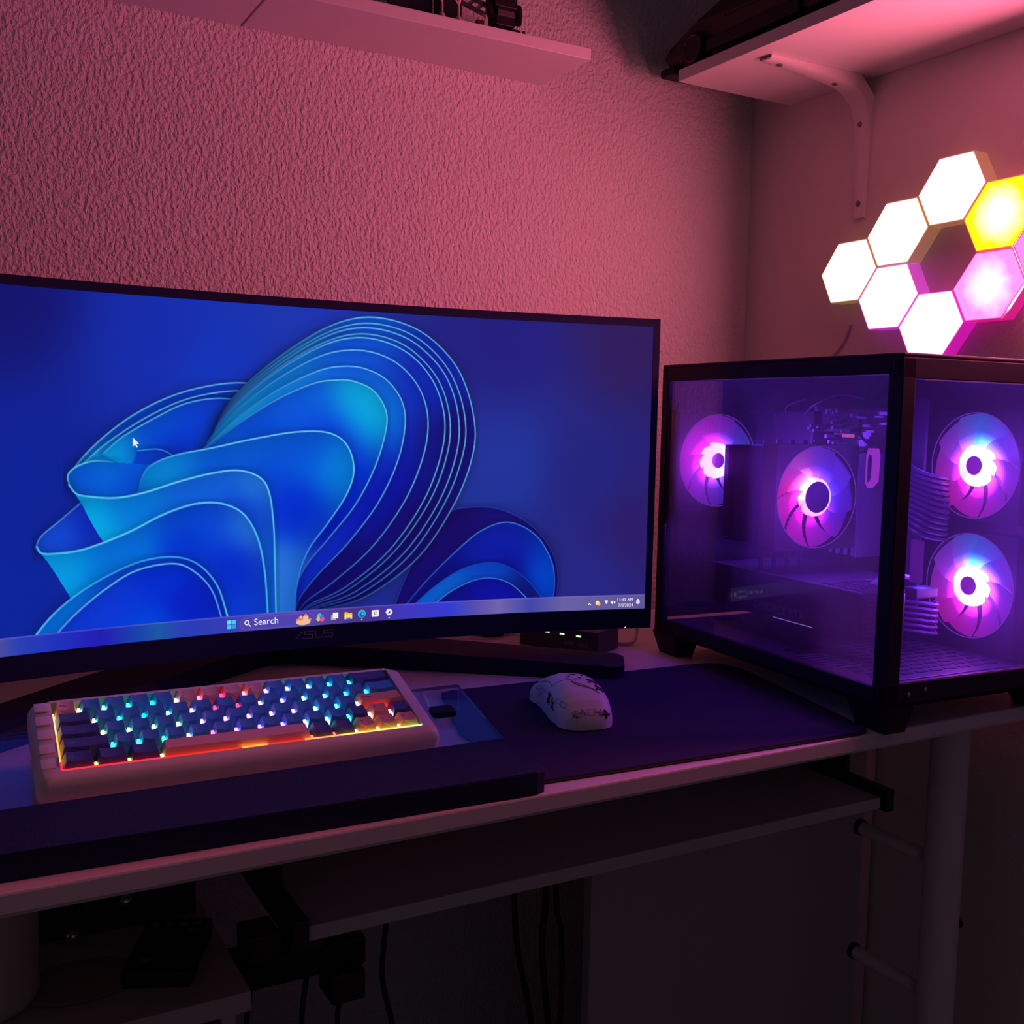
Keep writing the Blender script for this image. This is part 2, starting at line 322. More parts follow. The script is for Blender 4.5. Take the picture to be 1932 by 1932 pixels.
# ------------------------------------------------------------ monitor
WP = json.loads(r'''{"bg":[[161,16,16,20,110],[189,256,9,34,150],[365,60,18,44,170],[573,17,24,52,175],[442,103,14,52,185],[925,32,30,30,125],[1168,32,45,28,92],[1179,358,44,28,105],[939,246,32,52,155],[1077,264,36,36,125],[165,436,10,36,155],[1082,442,38,38,130]],"S":[{"r":[[236,261],[252,236],[282,205],[326,171],[379,143],[434,126],[490,119],[548,127]],"c":[[608,179],[523,262],[288,303]],"a":[[259,242,0,110,215],[326,183,0,66,210],[458,134,4,60,205],[402,221,0,50,200]],"f":10,"l":[[90,190,250],[110,200,250]],"w":1.6},{"r":[[252,244],[289,211],[341,176],[395,149],[442,136],[490,131],[540,139]],"c":[[540,196],[458,261],[288,281]],"a":[[267,243,0,150,225],[364,174,0,62,205],[458,149,4,50,200],[363,228,0,45,195]],"f":12,"l":[[80,180,245],[110,210,250]],"w":1.5},{"r":[[285,225],[311,202],[356,175],[403,152],[458,143],[523,152]],"c":[[507,197],[458,261],[333,259]],"a":[[289,220,0,160,230],[364,182,0,80,215],[442,173,4,60,210],[386,221,0,40,190]],"f":14,"l":[[60,160,240],[100,200,250]],"w":1.4},{"r":[[333,221],[363,219],[386,230],[398,248]],"c":[[363,259],[318,258]],"a":[[348,228,0,70,210],[379,236,0,40,190]],"f":10,"l":[[60,150,240],[60,150,240]],"w":1.3},{"r":[[732,496],[758,431],[790,370],[831,325],[874,315],[927,320],[981,347],[1019,389],[1034,436],[1030,497]],"c":[[1031,544],[732,527]],"a":[[836,335,24,10,100],[1022,431,24,12,120],[886,445,18,10,120],[942,337,24,16,120]],"f":10,"l":[[30,50,170],[30,60,190]],"w":1.2},{"r":[[741,497],[791,441],[847,389],[894,354],[942,342],[991,365],[1022,412],[1028,459],[1020,497]],"c":[[1022,544],[741,528]],"a":[[1013,440,0,80,215],[913,364,14,30,170],[819,443,12,14,130],[944,429,14,12,140],[994,468,4,50,200]],"f":22,"l":[[40,60,200],[60,130,240]],"w":1.6},{"r":[[750,497],[810,447],[866,417],[924,412],[973,439],[1014,487]],"c":[[1016,544],[750,529]],"a":[[819,447,10,100,225],[915,423,8,70,205],[974,467,16,20,130]],"f":20,"l":[[30,60,200],[30,60,200]],"w":1.2},{"r":[[783,499],[839,457],[896,437],[944,447],[984,481]],"c":[[986,542],[783,531]],"a":[[839,466,14,14,130],[915,455,14,16,160]],"f":12,"l":[[90,160,240],[60,120,230]],"w":1.4},{"r":[[575,485],[610,475],[690,458],[781,396],[845,304],[875,220],[873,158],[849,92],[808,46],[757,18],[690,9],[624,28],[548,76],[486,129],[456,167],[453,186]],"c":[[419,252],[490,343],[523,481]],"a":[[466,149,0,150,225],[540,91,0,125,225],[686,23,5,85,225],[813,81,8,40,190],[862,202,20,14,120],[790,352,22,10,110],[654,443,16,10,110],[697,263,6,20,175],[651,145,5,90,225]],"f":9,"l":[[20,14,100],[110,205,255]],"w":1.6},{"r":[[574,485],[606,472],[680,453],[765,393],[827,304],[857,222],[858,161],[836,99],[797,54],[748,27],[685,19],[622,37],[547,83],[486,134],[455,171],[450,190]],"c":[[419,252],[490,343],[523,481]],"a":[[466,149,0,150,225],[540,91,0,125,225],[686,23,5,85,225],[813,81,8,40,190],[862,202,20,14,120],[790,352,22,10,110],[654,443,16,10,110],[697,263,6,20,175],[651,145,5,90,225]],"f":16,"l":[[14,36,165],[110,205,255]],"w":1.6},{"r":[[574,485],[603,470],[672,449],[754,390],[815,305],[845,224],[847,163],[827,103],[789,60],[742,34],[681,26],[620,43],[547,88],[486,138],[454,174],[447,193]],"c":[[419,252],[490,343],[523,481]],"a":[[466,149,0,150,225],[540,91,0,125,225],[686,23,5,85,225],[813,81,8,40,190],[862,202,20,14,120],[790,352,22,10,110],[654,443,16,10,110],[697,263,6,20,175],[651,145,5,90,225]],"f":16,"l":[[14,36,165],[110,205,255]],"w":1.6},{"r":[[573,485],[599,467],[662,444],[738,386],[798,305],[828,227],[832,167],[814,110],[778,68],[733,43],[676,36],[618,52],[546,94],[485,143],[452,179],[444,197]],"c":[[419,252],[490,343],[523,481]],"a":[[466,149,0,150,225],[540,91,0,125,225],[686,23,5,85,225],[813,81,8,40,190],[862,202,20,14,120],[790,352,22,10,110],[654,443,16,10,110],[697,263,6,20,175],[651,145,5,90,225]],"f":16,"l":[[14,36,165],[110,205,255]],"w":1.6},{"r":[[573,485],[597,465],[656,440],[729,384],[787,305],[817,229],[823,169],[806,114],[772,73],[727,49],[673,42],[616,57],[545,98],[485,146],[451,182],[442,200]],"c":[[419,252],[490,343],[523,481]],"a":[[466,149,0,150,225],[540,91,0,125,225],[686,23,5,85,225],[813,81,8,40,190],[862,202,20,14,120],[790,352,22,10,110],[654,443,16,10,110],[697,263,6,20,175],[651,145,5,90,225]],"f":16,"l":[[14,36,165],[110,205,255]],"w":1.6},{"r":[[571,485],[590,460],[636,430],[700,377],[754,305],[785,234],[794,175],[782,126],[751,88],[710,67],[663,62],[611,74],[544,111],[484,156],[449,190],[435,207]],"c":[[419,252],[490,343],[523,481]],"a":[[466,149,0,150,225],[540,91,0,125,225],[686,23,5,85,225],[813,81,8,40,190],[862,202,20,14,120],[790,352,22,10,110],[654,443,16,10,110],[697,263,6,20,175],[651,145,5,90,225]],"f":16,"l":[[14,36,165],[110,205,255]],"w":1.6},{"r":[[569,485],[580,453],[610,417],[660,368],[709,306],[741,241],[754,183],[749,142],[723,108],[687,91],[649,88],[605,98],[542,129],[483,169],[445,202],[427,218]],"c":[[419,252],[490,343],[523,481]],"a":[[466,149,6,171,253],[540,91,6,143,253],[686,23,11,99,253],[813,81,14,50,215],[862,202,28,21,138],[734,316,8,20,180],[610,441,10,40,200],[652,229,4,30,195],[714,152,0,110,225]],"f":16,"l":[[14,36,165],[110,205,255]],"w":1.6},{"r":[[568,485],[571,447],[588,405],[627,360],[672,306],[704,246],[721,190],[721,156],[700,125],[667,111],[638,110],[599,117],[540,144],[482,181],[442,211],[419,227]],"c":[[419,252],[490,343],[523,481]],"a":[[474,205,0,95,220],[574,130,4,90,225],[696,153,0,170,225],[687,127,0,170,225],[626,204,0,60,215],[644,263,0,35,205],[609,330,0,20,190],[575,430,40,110,225],[498,221,0,60,210]],"f":16,"l":[[14,36,165],[110,205,255]],"w":1.6},{"r":[[299,237],[274,235],[252,241],[238,252],[238,266],[245,279]],"c":[[299,288],[363,283],[379,244]],"a":[[259,261,0,85,215],[325,259,0,62,212],[296,243,0,120,225],[355,259,0,95,220]],"f":14,"l":[[40,120,230],[110,210,250]],"w":1.6},{"r":[[334,278],[339,259],[352,242],[386,228],[442,217],[507,203],[574,192],[626,193],[656,212],[668,250],[657,289],[626,335],[592,380],[575,430],[571,485]],"c":[[572,523],[307,497],[306,304]],"a":[[363,259,0,150,230],[482,221,0,95,220],[591,213,0,85,220],[643,246,0,130,225],[574,312,0,40,205],[540,411,40,120,225],[363,306,0,80,215],[482,285,0,60,210]],"f":26,"l":[[10,90,225],[120,220,255]],"w":1.8},{"r":[[238,268],[246,279],[259,284],[299,288],[340,282],[394,266],[441,255],[482,251],[515,262],[530,286],[537,336],[539,394],[541,483]],"c":[[541,521],[315,498],[287,364],[278,342],[265,317],[254,294],[245,279]],"a":[[273,325,0,180,235],[317,304,0,120,225],[441,268,10,100,225],[490,310,0,50,205],[507,278,40,130,230],[401,379,0,60,210],[532,386,10,90,220]],"f":20,"l":[[60,190,250],[120,220,255]],"w":2.0},{"r":[[253,294],[223,319],[201,337],[194,351],[198,361]],"c":[[218,366],[258,362],[284,350],[278,342],[265,317]],"a":[[215,330,20,80,220],[201,355,10,70,215],[269,321,10,30,170]],"f":10,"l":[[70,120,240],[90,150,245]],"w":1.5},{"r":[[194,352],[200,361],[218,363],[258,359],[317,339],[370,314],[417,300],[457,301],[490,318],[512,356],[523,410],[528,481]],"c":[[528,519],[263,492],[242,435],[230,413],[217,389],[208,374],[200,363]],"a":[[235,398,0,165,235],[324,358,0,115,225],[425,320,0,70,215],[401,371,0,45,205],[473,391,0,35,200],[498,343,40,120,230],[286,410,0,110,225]],"f":22,"l":[[60,190,250],[100,210,255]],"w":2.2},{"r":[[181,486],[213,449],[249,421],[294,397],[339,381],[385,378],[421,392],[449,426],[465,476]],"c":[[465,518],[181,486]],"a":[[228,443,0,110,225],[324,393,4,70,215],[441,421,0,45,205]],"f":12,"l":[[110,220,255],[60,170,250]],"w":2.0},{"r":[[206,489],[242,452],[286,418],[331,394],[385,388],[417,404],[441,433],[455,475]],"c":[[455,517],[206,489]],"a":[[286,433,10,55,215],[362,408,0,45,210],[393,458,4,20,185],[361,479,0,80,225]],"f":14,"l":[[90,160,245],[110,200,255]],"w":1.8}],"bar":[[144,74,76,160],[171,40,62,180],[220,30,50,188],[278,34,28,180],[322,26,60,175],[361,26,88,165],[400,40,60,185],[457,52,60,180],[523,86,66,168],[610,84,66,165],[681,72,48,130],[755,66,54,190],[839,52,60,210],[887,90,80,170],[926,112,100,170],[985,66,70,170],[1044,104,96,165],[1194,98,84,150]]}''')
def paint_wall(NX=1200, NY=500):
    """generic flowing blue ribbons and a task strip for the screen, as linear colours per grid point"""
    xs, ys = np.meshgrid(np.arange(NX, dtype=np.float32)+.5, np.arange(NY, dtype=np.float32)+.5)
    def toL(c): c = np.clip(np.asarray(c, np.float32)/255, 0, 1); return np.where(c <= .04045, c/12.92, ((c+.055)/1.055)**2.4)
    def idw(an, X, Y, p=1.9, eps=260):
        num = 0; den = 0
        for x, y, r, g, b in an:
            wt = 1/((X-x)**2+(Y-y)**2+eps)**p; num = num+wt[..., None]*np.array([r, g, b], np.float32); den = den+wt
        return num/den[..., None]
    img = idw(WP['bg'], xs, ys, 1.5, 900)
    for s in WP['S']:
        rim = np.array(spline(s['r'], 7)); poly = np.vstack([rim, np.array(s['c'][0:])]); f = s['f']; w = s['w']*.62
        x0, y0 = np.floor(poly.min(0)-6).astype(int).clip(0); x1, y1 = np.ceil(poly.max(0)+6).astype(int)
        x1 = min(x1, NX); y1 = min(y1, NY)
        if x1 <= x0 or y1 <= y0: continue
        X = xs[y0:y1, x0:x1]; Y = ys[y0:y1, x0:x1]; ins = np.zeros(X.shape, bool); n = len(poly)
        for i in range(n):
            ax, ay = poly[i]; bx, by = poly[(i+1) % n]
            if ay == by: continue
            c = ((ay > Y) != (by > Y)) & (X < (bx-ax)*(Y-ay)/(by-ay)+ax); ins ^= c
        d = np.full(X.shape, 1e9, np.float32); tt = np.zeros(X.shape, np.float32)
        for i in range(len(rim)-1):
            a = rim[i]; b = rim[i+1]; ab = b-a; L = (ab**2).sum()+1e-9
            t = np.clip(((X-a[0])*ab[0]+(Y-a[1])*ab[1])/L, 0, 1); dd = np.hypot(X-a[0]-t*ab[0], Y-a[1]-t*ab[1])
            m = dd < d; d = np.where(m, dd, d); tt = np.where(m, (i+t)/(len(rim)-1), tt)
        sd = np.where(ins, d, -d); cov = np.clip(sd+.5, 0, 1)[..., None]
        col = idw(s['a'], X, Y, 1.7, 1300)
        # a darker crease just inside, brighter sheen further from the rim
        col = col*(1-.16*np.exp(-np.maximum(sd, 0)/f)[..., None])
        sub = img[y0:y1, x0:x1]; sh = (np.exp(-np.maximum(-sd, 0)/7)*(sd < 0)*.22)[..., None]
        sub = sub*(1-sh)*(1-cov)+col*cov
        la, lb = np.array(s['l'][0]), np.array(s['l'][1]); prof = (1-np.abs(2*tt-1))[..., None]*1.6
        lc = la*(1-np.clip(prof, 0, 1))+lb*np.clip(prof, 0, 1)
        line = np.clip(w+.5-d, 0, 1)[..., None]*.85
        sub = sub*(1-line)+lc*line
        img[y0:y1, x0:x1] = sub
    bar = np.array([b[1:] for b in WP['bar']], np.float32); bx = np.array([b[0] for b in WP['bar']], np.float32)
    k = (ys >= 475)[..., None]; bc = np.stack([np.interp(xs, bx, bar[:, i]) for i in range(3)], -1)
    edge = ((ys >= 474.2) & (ys < 476))[..., None]
    img = np.where(k, bc, img); img = np.where(edge, bc*.6+np.array([120, 110, 220])*.4, img)
    for hw, hh, c in ((59.5, 9.8, (104,92,190)), (58.7, 9.0, (78,66,172))):
        dx = np.maximum(np.abs(xs-543)-(hw-hh), 0); dy = np.abs(ys-488); cv = np.clip(hh+.5-np.hypot(dx, dy), 0, 1)[..., None]
        img = img*(1-cv)+np.array(c)*cv
    return toL(img)
def make_monitor():
    k = .658; W = .3985; H = .1668
    root = thing('monitor', 'wide curved monitor showing blue ribbons, standing on the desk', 'monitor', (.3621, 1.0724, DT), -.0156)
    hc = ZC-.0631-DT
    def P(u, v, off=0.):
        a = u*k; x = sin(a)/k - off*sin(a); y = -(1-cos(a))/k - off*cos(a); return (x, y, hc+v)
    # panel
    NX, NY = 1200, 500
    img = paint_wall(NX, NY)
    us = np.linspace(-W, W, NX); vs = np.linspace(H, -H, NY); U, V = np.meshgrid(us, vs)
    co = np.stack([np.sin(U*k)/k, -(1-np.cos(U*k))/k, hc+V], -1).reshape(-1, 3).astype(np.float32)
    idx = np.arange(NX*NY).reshape(NY, NX); q = np.stack([idx[:-1, :-1], idx[1:, :-1], idx[1:, 1:], idx[:-1, 1:]], -1).reshape(-1)
    me = bpy.data.meshes.new('screen'); nf = len(q)//4
    me.vertices.add(NX*NY); me.vertices.foreach_set('co', co.ravel()); me.loops.add(len(q)); me.loops.foreach_set('vertex_index', q.astype(np.int32))
    me.polygons.add(nf); me.polygons.foreach_set('loop_start', np.arange(0, len(q), 4, dtype=np.int32)); me.update(calc_edges=True); me.validate()
    at = me.color_attributes.new('glow', 'FLOAT_COLOR', 'POINT')
    at.data.foreach_set('color', np.concatenate([img.reshape(-1, 3), np.ones((NX*NY, 1))], 1).astype(np.float32).ravel())
    me.materials.append(emit_attr('screen_glow', 1.0)); scr = bpy.data.objects.new('screen', me); C.objects.link(scr); scr.parent = root
    scr['label'] = 'glowing curved screen with a desktop of blue ribbons'
    def gx(x): return -W+x/1200*2*W
    def gy(y): return H-y/500*2*H
    PX = 2*W/1200
    def flat(name, vs_, fs, m, x, y, off=.0004, sc=1., parent=scr):
        mb = MB(); mb.add([P(gx(x)+a*sc, gy(y)+b*sc, off) for a, b in vs_], fs); o = mb.build(name, m, parent); return o
    def poly2(pts): return [tuple(p) for p in pts], [tuple(range(len(pts)))]
    def circ(r, n=20, cx=0, cy=0): return [(cx+r*cos(2*pi*i/n), cy+r*sin(2*pi*i/n)) for i in range(n)]
    WH = emit('icon_white', (.85,.85,.9), 1.0)
    def grp(name, parts, x, y):      # list of (points in grid px, material)
        mb = MB(); mats = []
        for i, (pts, m) in enumerate(parts):
            if m not in mats: mats.append(m)
            mb.m = mats.index(m); mb.add([P(gx(x)+a*PX, gy(y)+b*PX, .0004+.0001*i) for a, b in pts], [tuple(range(len(pts)))])
        return mb.build(name, mats, scr)
    def R(x0, x1, y0, y1): return [(x0, y0), (x1, y0), (x1, y1), (x0, y1)]
    cy_ = emit('icon_cyan', lin((70,200,240))); 
    grp('taskbar_icon', [(R(-6.6,-.4,.4,6.6), emit('icon_cyan_light', lin((110,215,250)))), (R(.4,6.6,.4,6.6), cy_), (R(-6.6,-.4,-6.6,-.4), cy_), (R(.4,6.6,-6.6,-.4), emit('icon_cyan_deep', lin((40,165,230))))], 470, 487.5)
    v_, f_ = text_mesh('Search', .0098); flat('search_text', v_, f_, WH, 505, 491.6, .0008)
    mg = [(2.9*cos(t)*(1.0), 2.9*sin(t)) for t in np.linspace(0, 2*pi, 19)]
    mb = MB(); o_ = [P(gx(494+a*1.35), gy(486.6-b*1.35), .0008) for a, b in mg[:-1]]; i_ = [P(gx(494+a*.85), gy(486.6-b*.85), .0008) for a, b in mg[:-1]]
    mb.add(o_+i_, [(j, (j+1) % 18, 18+(j+1) % 18, 18+j) for j in range(18)])
    mb.add([P(gx(a), gy(b), .0008) for a, b in ((496.4, 490.2), (497.4, 489.2), (500.8, 492.6), (499.8, 493.6))], [(0,1,2,3)]); mb.build('search_icon', WH, scr)
    co1 = emit('icon_coral', lin((235,130,110))); co2 = emit('icon_sand', lin((240,190,150)))
    grp('search_picture', [([(a, b*.45-4.5) for a, b in circ(12)], co2), (circ(4, 12, -4, 1), co1), (circ(4.6, 12, 4, 2), co2), (circ(2.2, 8, 4, 6), co1), (circ(2, 8, -10, -1), co1), (circ(2, 8, 11, -1), co1), (circ(2, 8, -4, 4), co2)], 585, 488)
    grp('taskbar_icon', [(circ(4.4, 14, -1.5, 2.6), emit('icon_aqua', lin((60,190,230)))), (circ(3.6, 14, -3, -2), emit('icon_gold', lin((240,190,60)))), (circ(4.0, 14, 3, -2.4), emit('icon_pink', lin((230,80,150)))), (circ(2.6, 12, 3, 2.5), emit('icon_blue', lin((70,110,240)))), (circ(1.5, 12, .3, .1), emit('icon_violet', lin((90,60,170))))], 613, 488)
    grp('taskbar_icon', [(R(-6,2,-6,2), emit('icon_grey', lin((180,170,190)))), (R(-3,6,-3.5,6), WH)], 637, 487.5)
    grp('taskbar_icon', [(R(-6.5,6.5,-5.5,4), emit('icon_folder', lin((250,195,50)))), (R(-6.5,-1,4,6), emit('icon_gold', (1,1,1))), (R(-6.5,6.5,-5.5,1.5), emit('icon_folder_light', lin((255,220,110)))), (R(-3.5,3.5,-6,-3), emit('icon_blue', (0,0,0)))], 660, 488)
    grp('taskbar_icon', [(circ(6.6, 22), emit('icon_teal', lin((40,190,200)))), (circ(4.6, 18, .5, -1.2), emit('icon_deep_blue', lin((20,90,200)))), (circ(2.3, 14, 1.6, -.2), emit('icon_aqua', (0,0,0))), (circ(1.1, 8, 0, -11.2+1.6), WH)], 683, 486.5)
    grp('taskbar_icon', [(rrect(-6.2, 6.2, -5.8, 5.2, 1.5), WH), (R(-2.4,-.3,.2,2.2), emit('icon_red', lin((230,90,60)))), (R(.3,2.4,.2,2.2), emit('icon_green', lin((120,180,60)))), (R(-2.4,-.3,-2.4,-.4), emit('icon_blue', (0,0,0))), (R(.3,2.4,-2.4,-.4), emit('icon_gold', (0,0,0)))], 706, 487)
    grp('taskbar_icon', [(circ(6, 6), WH), ([(-2.8,-2.4),(2.2,-2.4),(1.4,3)], emit('icon_dark', lin((60,50,70)))), (circ(1.2, 8, 0, -9.6), WH)], 730, 486.5)
    grp('tray_icon', [([(-3.4,-1.8),(0,1.8),(3.4,-1.8),(2.4,-2.6),(0,-.2),(-2.4,-2.6)][::-1], WH)], 1095, 489)
    grp('tray_icon', [(circ(3.6, 14, -1, 1), emit('icon_cream', lin((250,230,150)))), (circ(2.8, 12, 1.8, -1.4), emit('icon_folder', (0,0,0)))], 1111, 488.5)
    grp('tray_icon', [([(0,-3.6)]+[(5*sin(t), -3.6+7.4*cos(t)) for t in np.linspace(-.72, .72, 9)], WH)], 1127, 487)
    grp('tray_icon', [([(-4.6,-1.5),(-2.4,-1.5),(0,-4),(0,4),(-2.4,1.5),(-4.6,1.5)], WH), (R(1.4,4.4,-1.9,1.9), WH)], 1139.5, 487.5)
    v_, f_ = text_mesh('11:43 AM', .0053, 'RIGHT'); flat('clock_text', v_, f_, WH, 1178, 485.8, .0004)
    v_, f_ = text_mesh('7/8/2024', .0053, 'RIGHT'); flat('clock_text', v_, f_, WH, 1178, 495.6, .0004)
    grp('tray_icon', [([(-4,-3),(4,-3),(3,0),(3,2.5),(1.5,4.6),(-1.5,4.6),(-3,2.5),(-3,0)], emit('icon_pale', lin((215,225,255)))), (circ(1.3, 8, 0, -3.6), emit('icon_pale', (0,0,0)))], 1187, 487)
    grp('mouse_pointer', [([(0,0),(0,-13),(3.1,-10),(5.2,-14.6),(7,-13.7),(5,-9.3),(9,-9)][::-1], WH)], 326, 202)
    # bezel
    bez = mat('monitor_bezel', (.010,.012,.060), rough=.45, spec=.3)  # blue of lens flare mixed into the black base colour
    fr = MB(); W2 = W+.0080; us = [(-W2+2*W2*i/60) for i in range(61)]
    def strip(v0, v1, o0, o1, ul=us):
        vs_ = []; n = len(ul)
        for u in ul: vs_ += [P(u, v0, o0), P(u, v0, o1), P(u, v1, o1), P(u, v1, o0)]
        fs = [(4*i+a, 4*i+(a+1) % 4, 4*i+4+(a+1) % 4, 4*i+4+a) for i in range(n-1) for a in range(4)]+[(0,1,2,3), (4*n-1, 4*n-2, 4*n-3, 4*n-4)]
        fr.add(vs_, fs)
    strip(H, H+.0090, -.018, .0012); strip(-H-.0235, -H, -.020, .0016)
    for s_ in (-1, 1): strip(-H, H, -.018, .0012, [s_*W, s_*(W+.004), s_*W2] if s_ > 0 else [-W2, -W-.004, -W])
    fr.build('bezel', bez, root)
    bk = MB(); vs_ = []; n = 41
    for i in range(n):
        u = -W2+.002+(2*W2-.004)*i/(n-1); t = 1-(abs(u)/W2)**2.2; th = .020+.035*t
        vs_ += [P(u, H+.008, -.004), P(u, H+.004, -th*.7), P(u, H*.4, -th), P(u, -H*.6, -th), P(u, -H-.018, -th*.7), P(u, -H-.022, -.004)]
    fs = [(6*i+a, 6*i+(a+1) % 6, 6*i+6+(a+1) % 6, 6*i+6+a) for i in range(n-1) for a in range(6)]+[tuple(range(6)), tuple(range(6*n-1, 6*n-7, -1))]
    bk.add(vs_, fs); bk.build('back_shell', BLK, root, smooth=True)
    # maker's letters on the chin
    lg = MB(); lm = mat('bezel_lettering', (.20,.20,.24), rough=.4)
    def stroke(pts, wd=.0011):
        for a, b in zip(pts[:-1], pts[1:]):
            a = np.array(a, float); b = np.array(b, float); d = b-a; L = np.linalg.norm(d); n_ = np.array([-d[1], d[0]])/L*wd/2; a = a-d/L*wd*.3; b = b+d/L*wd*.3
            lg.add([P(*(lx0+q*1.0)) if False else P(lx0+q[0], -H-.0128+q[1], .0019) for q in (a-n_, b-n_, b+n_, a+n_)], [(0,1,2,3)])
    lx0 = -.0185
    h = .0072
    stroke([(0, 0), (.0065, h), (.0075, h)]); stroke([(.0078, h*.15), (.0078, 0)])
    stroke([(.0195, h), (.0095, h), (.0095, h*.55), (.0185, h*.55), (.0185, 0), (.0095, 0)])
    stroke([(.0155+.006, h), (.0155+.006, 0), (.0285, 0), (.0285, h*.3)])
    stroke([(.0415, h), (.0305, h), (.0305, h*.55), (.0405, h*.55), (.0405, 0), (.0305, 0)])
    lg.build('maker_letters', lm, root)
    M = Matrix.Translation(Vector(P(W-.0275, -H-.0222, .0022)))
    MB().add([M @ Vector(p) for p in [(x, -.0003*(i % 2), z) for i, (x, z) in enumerate([(-.0013,-.0006),(.0013,-.0006),(.0013,.0006),(-.0013,.0006)])]], [(0,1,2,3)])
    B(W-.0290, W-.0262, P(W-.0275, 0, .0026)[1], P(W-.0275, 0, .0010)[1], hc-H-.0228, hc-H-.0214, .0003).build('power_light', emit('led_white', (.8,.75,1.0), 1.6), root)
    # stand
    st = mat('stand_plastic', (.010,.011,.050), rough=.6, spec=.3)  # black plastic with the flare's blue put into its colour
    def foot(sg):
        cx = .3621
        pl = [(.352, 1.215), (.670, .979), (.684, .968), (.697, .973), (.722, 1.012), (.720, 1.026), (.606, 1.125), (.45, 1.250), (.352, 1.30)]
        pl = [((x-cx)*sg, y-1.0724) for x, y in pl]
        n = len(pl); hh = [.026, .0175, .017, .017, .017, .0175, .020, .024, .026]
        vs_ = [(x, y, 0.0) for x, y in pl]+[(x, y, z) for (x, y), z in zip(pl, hh)]
        cxx = sum(p[0] for p in pl)/n; cyy = sum(p[1] for p in pl)/n
        vs_.append((cxx, cyy, .0225))
        fs = [tuple(range(n-1, -1, -1))]+[(i, (i+1) % n, n+(i+1) % n, n+i) for i in range(n)]+[(n+i, n+(i+1) % n, 2*n) for i in range(n)]
        MB().add(vs_, fs).build('stand_leg', st, root)
    foot(1); foot(-1)
    MB().bbox(-.042, .042, .115, .165, .018, hc+.02, .012).bbox(-.05, .05, .03, .12, hc-.055, hc+.045, .01).build('stand_column', st, root)
make_monitor()
# ------------------------------------------------------------ things on the desk
def make_pad():
    pts = spline([(.440, .712), (.60, .7045), (.770, .693)], 4)
    pl = [(.436, .850), (.436, .722), (.444, .713)]+[tuple(p) for p in spline([(.452, .7115), (.60, .7050), (.778, .6975)], 3)]
    pl = [(.4330, .860), (.4330, .7150), (.60, .7060), (.780, .6975), (.790, .7000), (.797, .708), (.822, .82), (.844, .920), (.847, .955), (.842, .972), (.828, .982), (.800, .986), (.60, .9935), (.490, .998), (.478, .994), (.4735, .984)]
    root = thing('mouse_pad', 'large black cloth mouse pad under the white mouse', 'mouse pad', (0, 0, DT))
    MB().prism(pl, .0002, .0036, inset=.0008, iz=.0008).build('cloth_top', CLOTHB, root)
    cx = sum(p[0] for p in pl)/len(pl); cy = sum(p[1] for p in pl)/len(pl)
    MB().tube([(x, y, .0014) for x, y in pl[1:4]], .0010, 6).build('stitched_edge', mat('edge_thread', (.03,.045,.03), rough=.8), root)
make_pad()
def make_slab():
    pl = [(-.14, .7180), (-.14, .795), (.405, .786), (.420, .783), (.4300, .772), (.4315, .707), (.428, .6995), (.420, .6965), (.40, .6965)]
    o = MB().prism(pl, .0003, .0188, inset=.0016, iz=.0016).build('wrist_rest', mat('wrist_rest_foam', (.018,.024,.075), rough=.75, spec=.2, bump=.4, bscale=700), loc=(0, 0, DT))  # black foam, its blue imitates the veil of lens flare
    tag(o, 'long black wrist rest along the desk edge in front of the keyboard', 'wrist rest')
make_slab()
# ------------------------------------------------------------ keyboard and its clear stand
U = .01905
KM = Matrix.Translation((.0872, .8215, ZC-.2646-.0)) @ Matrix.Rotation(-.0284, 4, 'Z') @ Matrix.Rotation(.2591, 4, 'X')
def kroot(name, label, cat):
    o = bpy.data.objects.new(name, None); C.objects.link(o); o.matrix_world = KM; o.empty_display_size = .03; return tag(o, label, cat)
ACR = glassy('clear_acrylic', (.93,.94,.97), .025, .01, .25)
def make_stand():
    root = kroot('keyboard_stand', 'clear acrylic tilted stand under the keyboard', 'stand')
    u0, u1, v0, v1, w0 = -.110, .3700, -.0010, .1045, -.0348
    M2 = MB().bbox(u0, u1, v0, v1, w0, w0+.0030, .0004); M2.build('sloping_plate', ACR, root)
    # upright at the back: vertical in the world
    a = -.2591; yb = v1-.002; drop = .045
    d = Vector((0, -sin(.2591), -cos(.2591))) # down in local coordinates
    p0 = Vector((0, v1-.0015, w0)); L = (KM @ Vector((0, v1, w0))).z-DT-.0005
    mb = MB(); vs = []
    for u in (u0, u1):
        for t in (0, 1):
            for yy in (0, -.003): q = p0+d*(L*t)+Vector((0, yy, 0)); vs.append((u, q.y, q.z))
    mb.add(vs, [(0,1,3,2), (4,6,7,5), (0,2,6,4), (1,5,7,3), (0,4,5,1), (2,3,7,6)]); mb.build('back_upright', ACR, root)
    ed = mat('acrylic_edge', (.55,.55,.65), rough=.25)
    ed = glassy('acrylic_edge_bright', (.45,.42,.6), .25, .1, .6)
    MB().box(u1, u1+.0006, v0, v1, w0, w0+.0030).build('polished_edge', ed, root)
    MB().box(u0, u1, v1, v1+.0006, w0, w0+.0030).build('polished_edge', ed, root)
    MB().bbox(.320, .343, .047, .061, w0+.0032, w0+.0095, .002).build('rubber_pad', BLK, root)
make_stand()
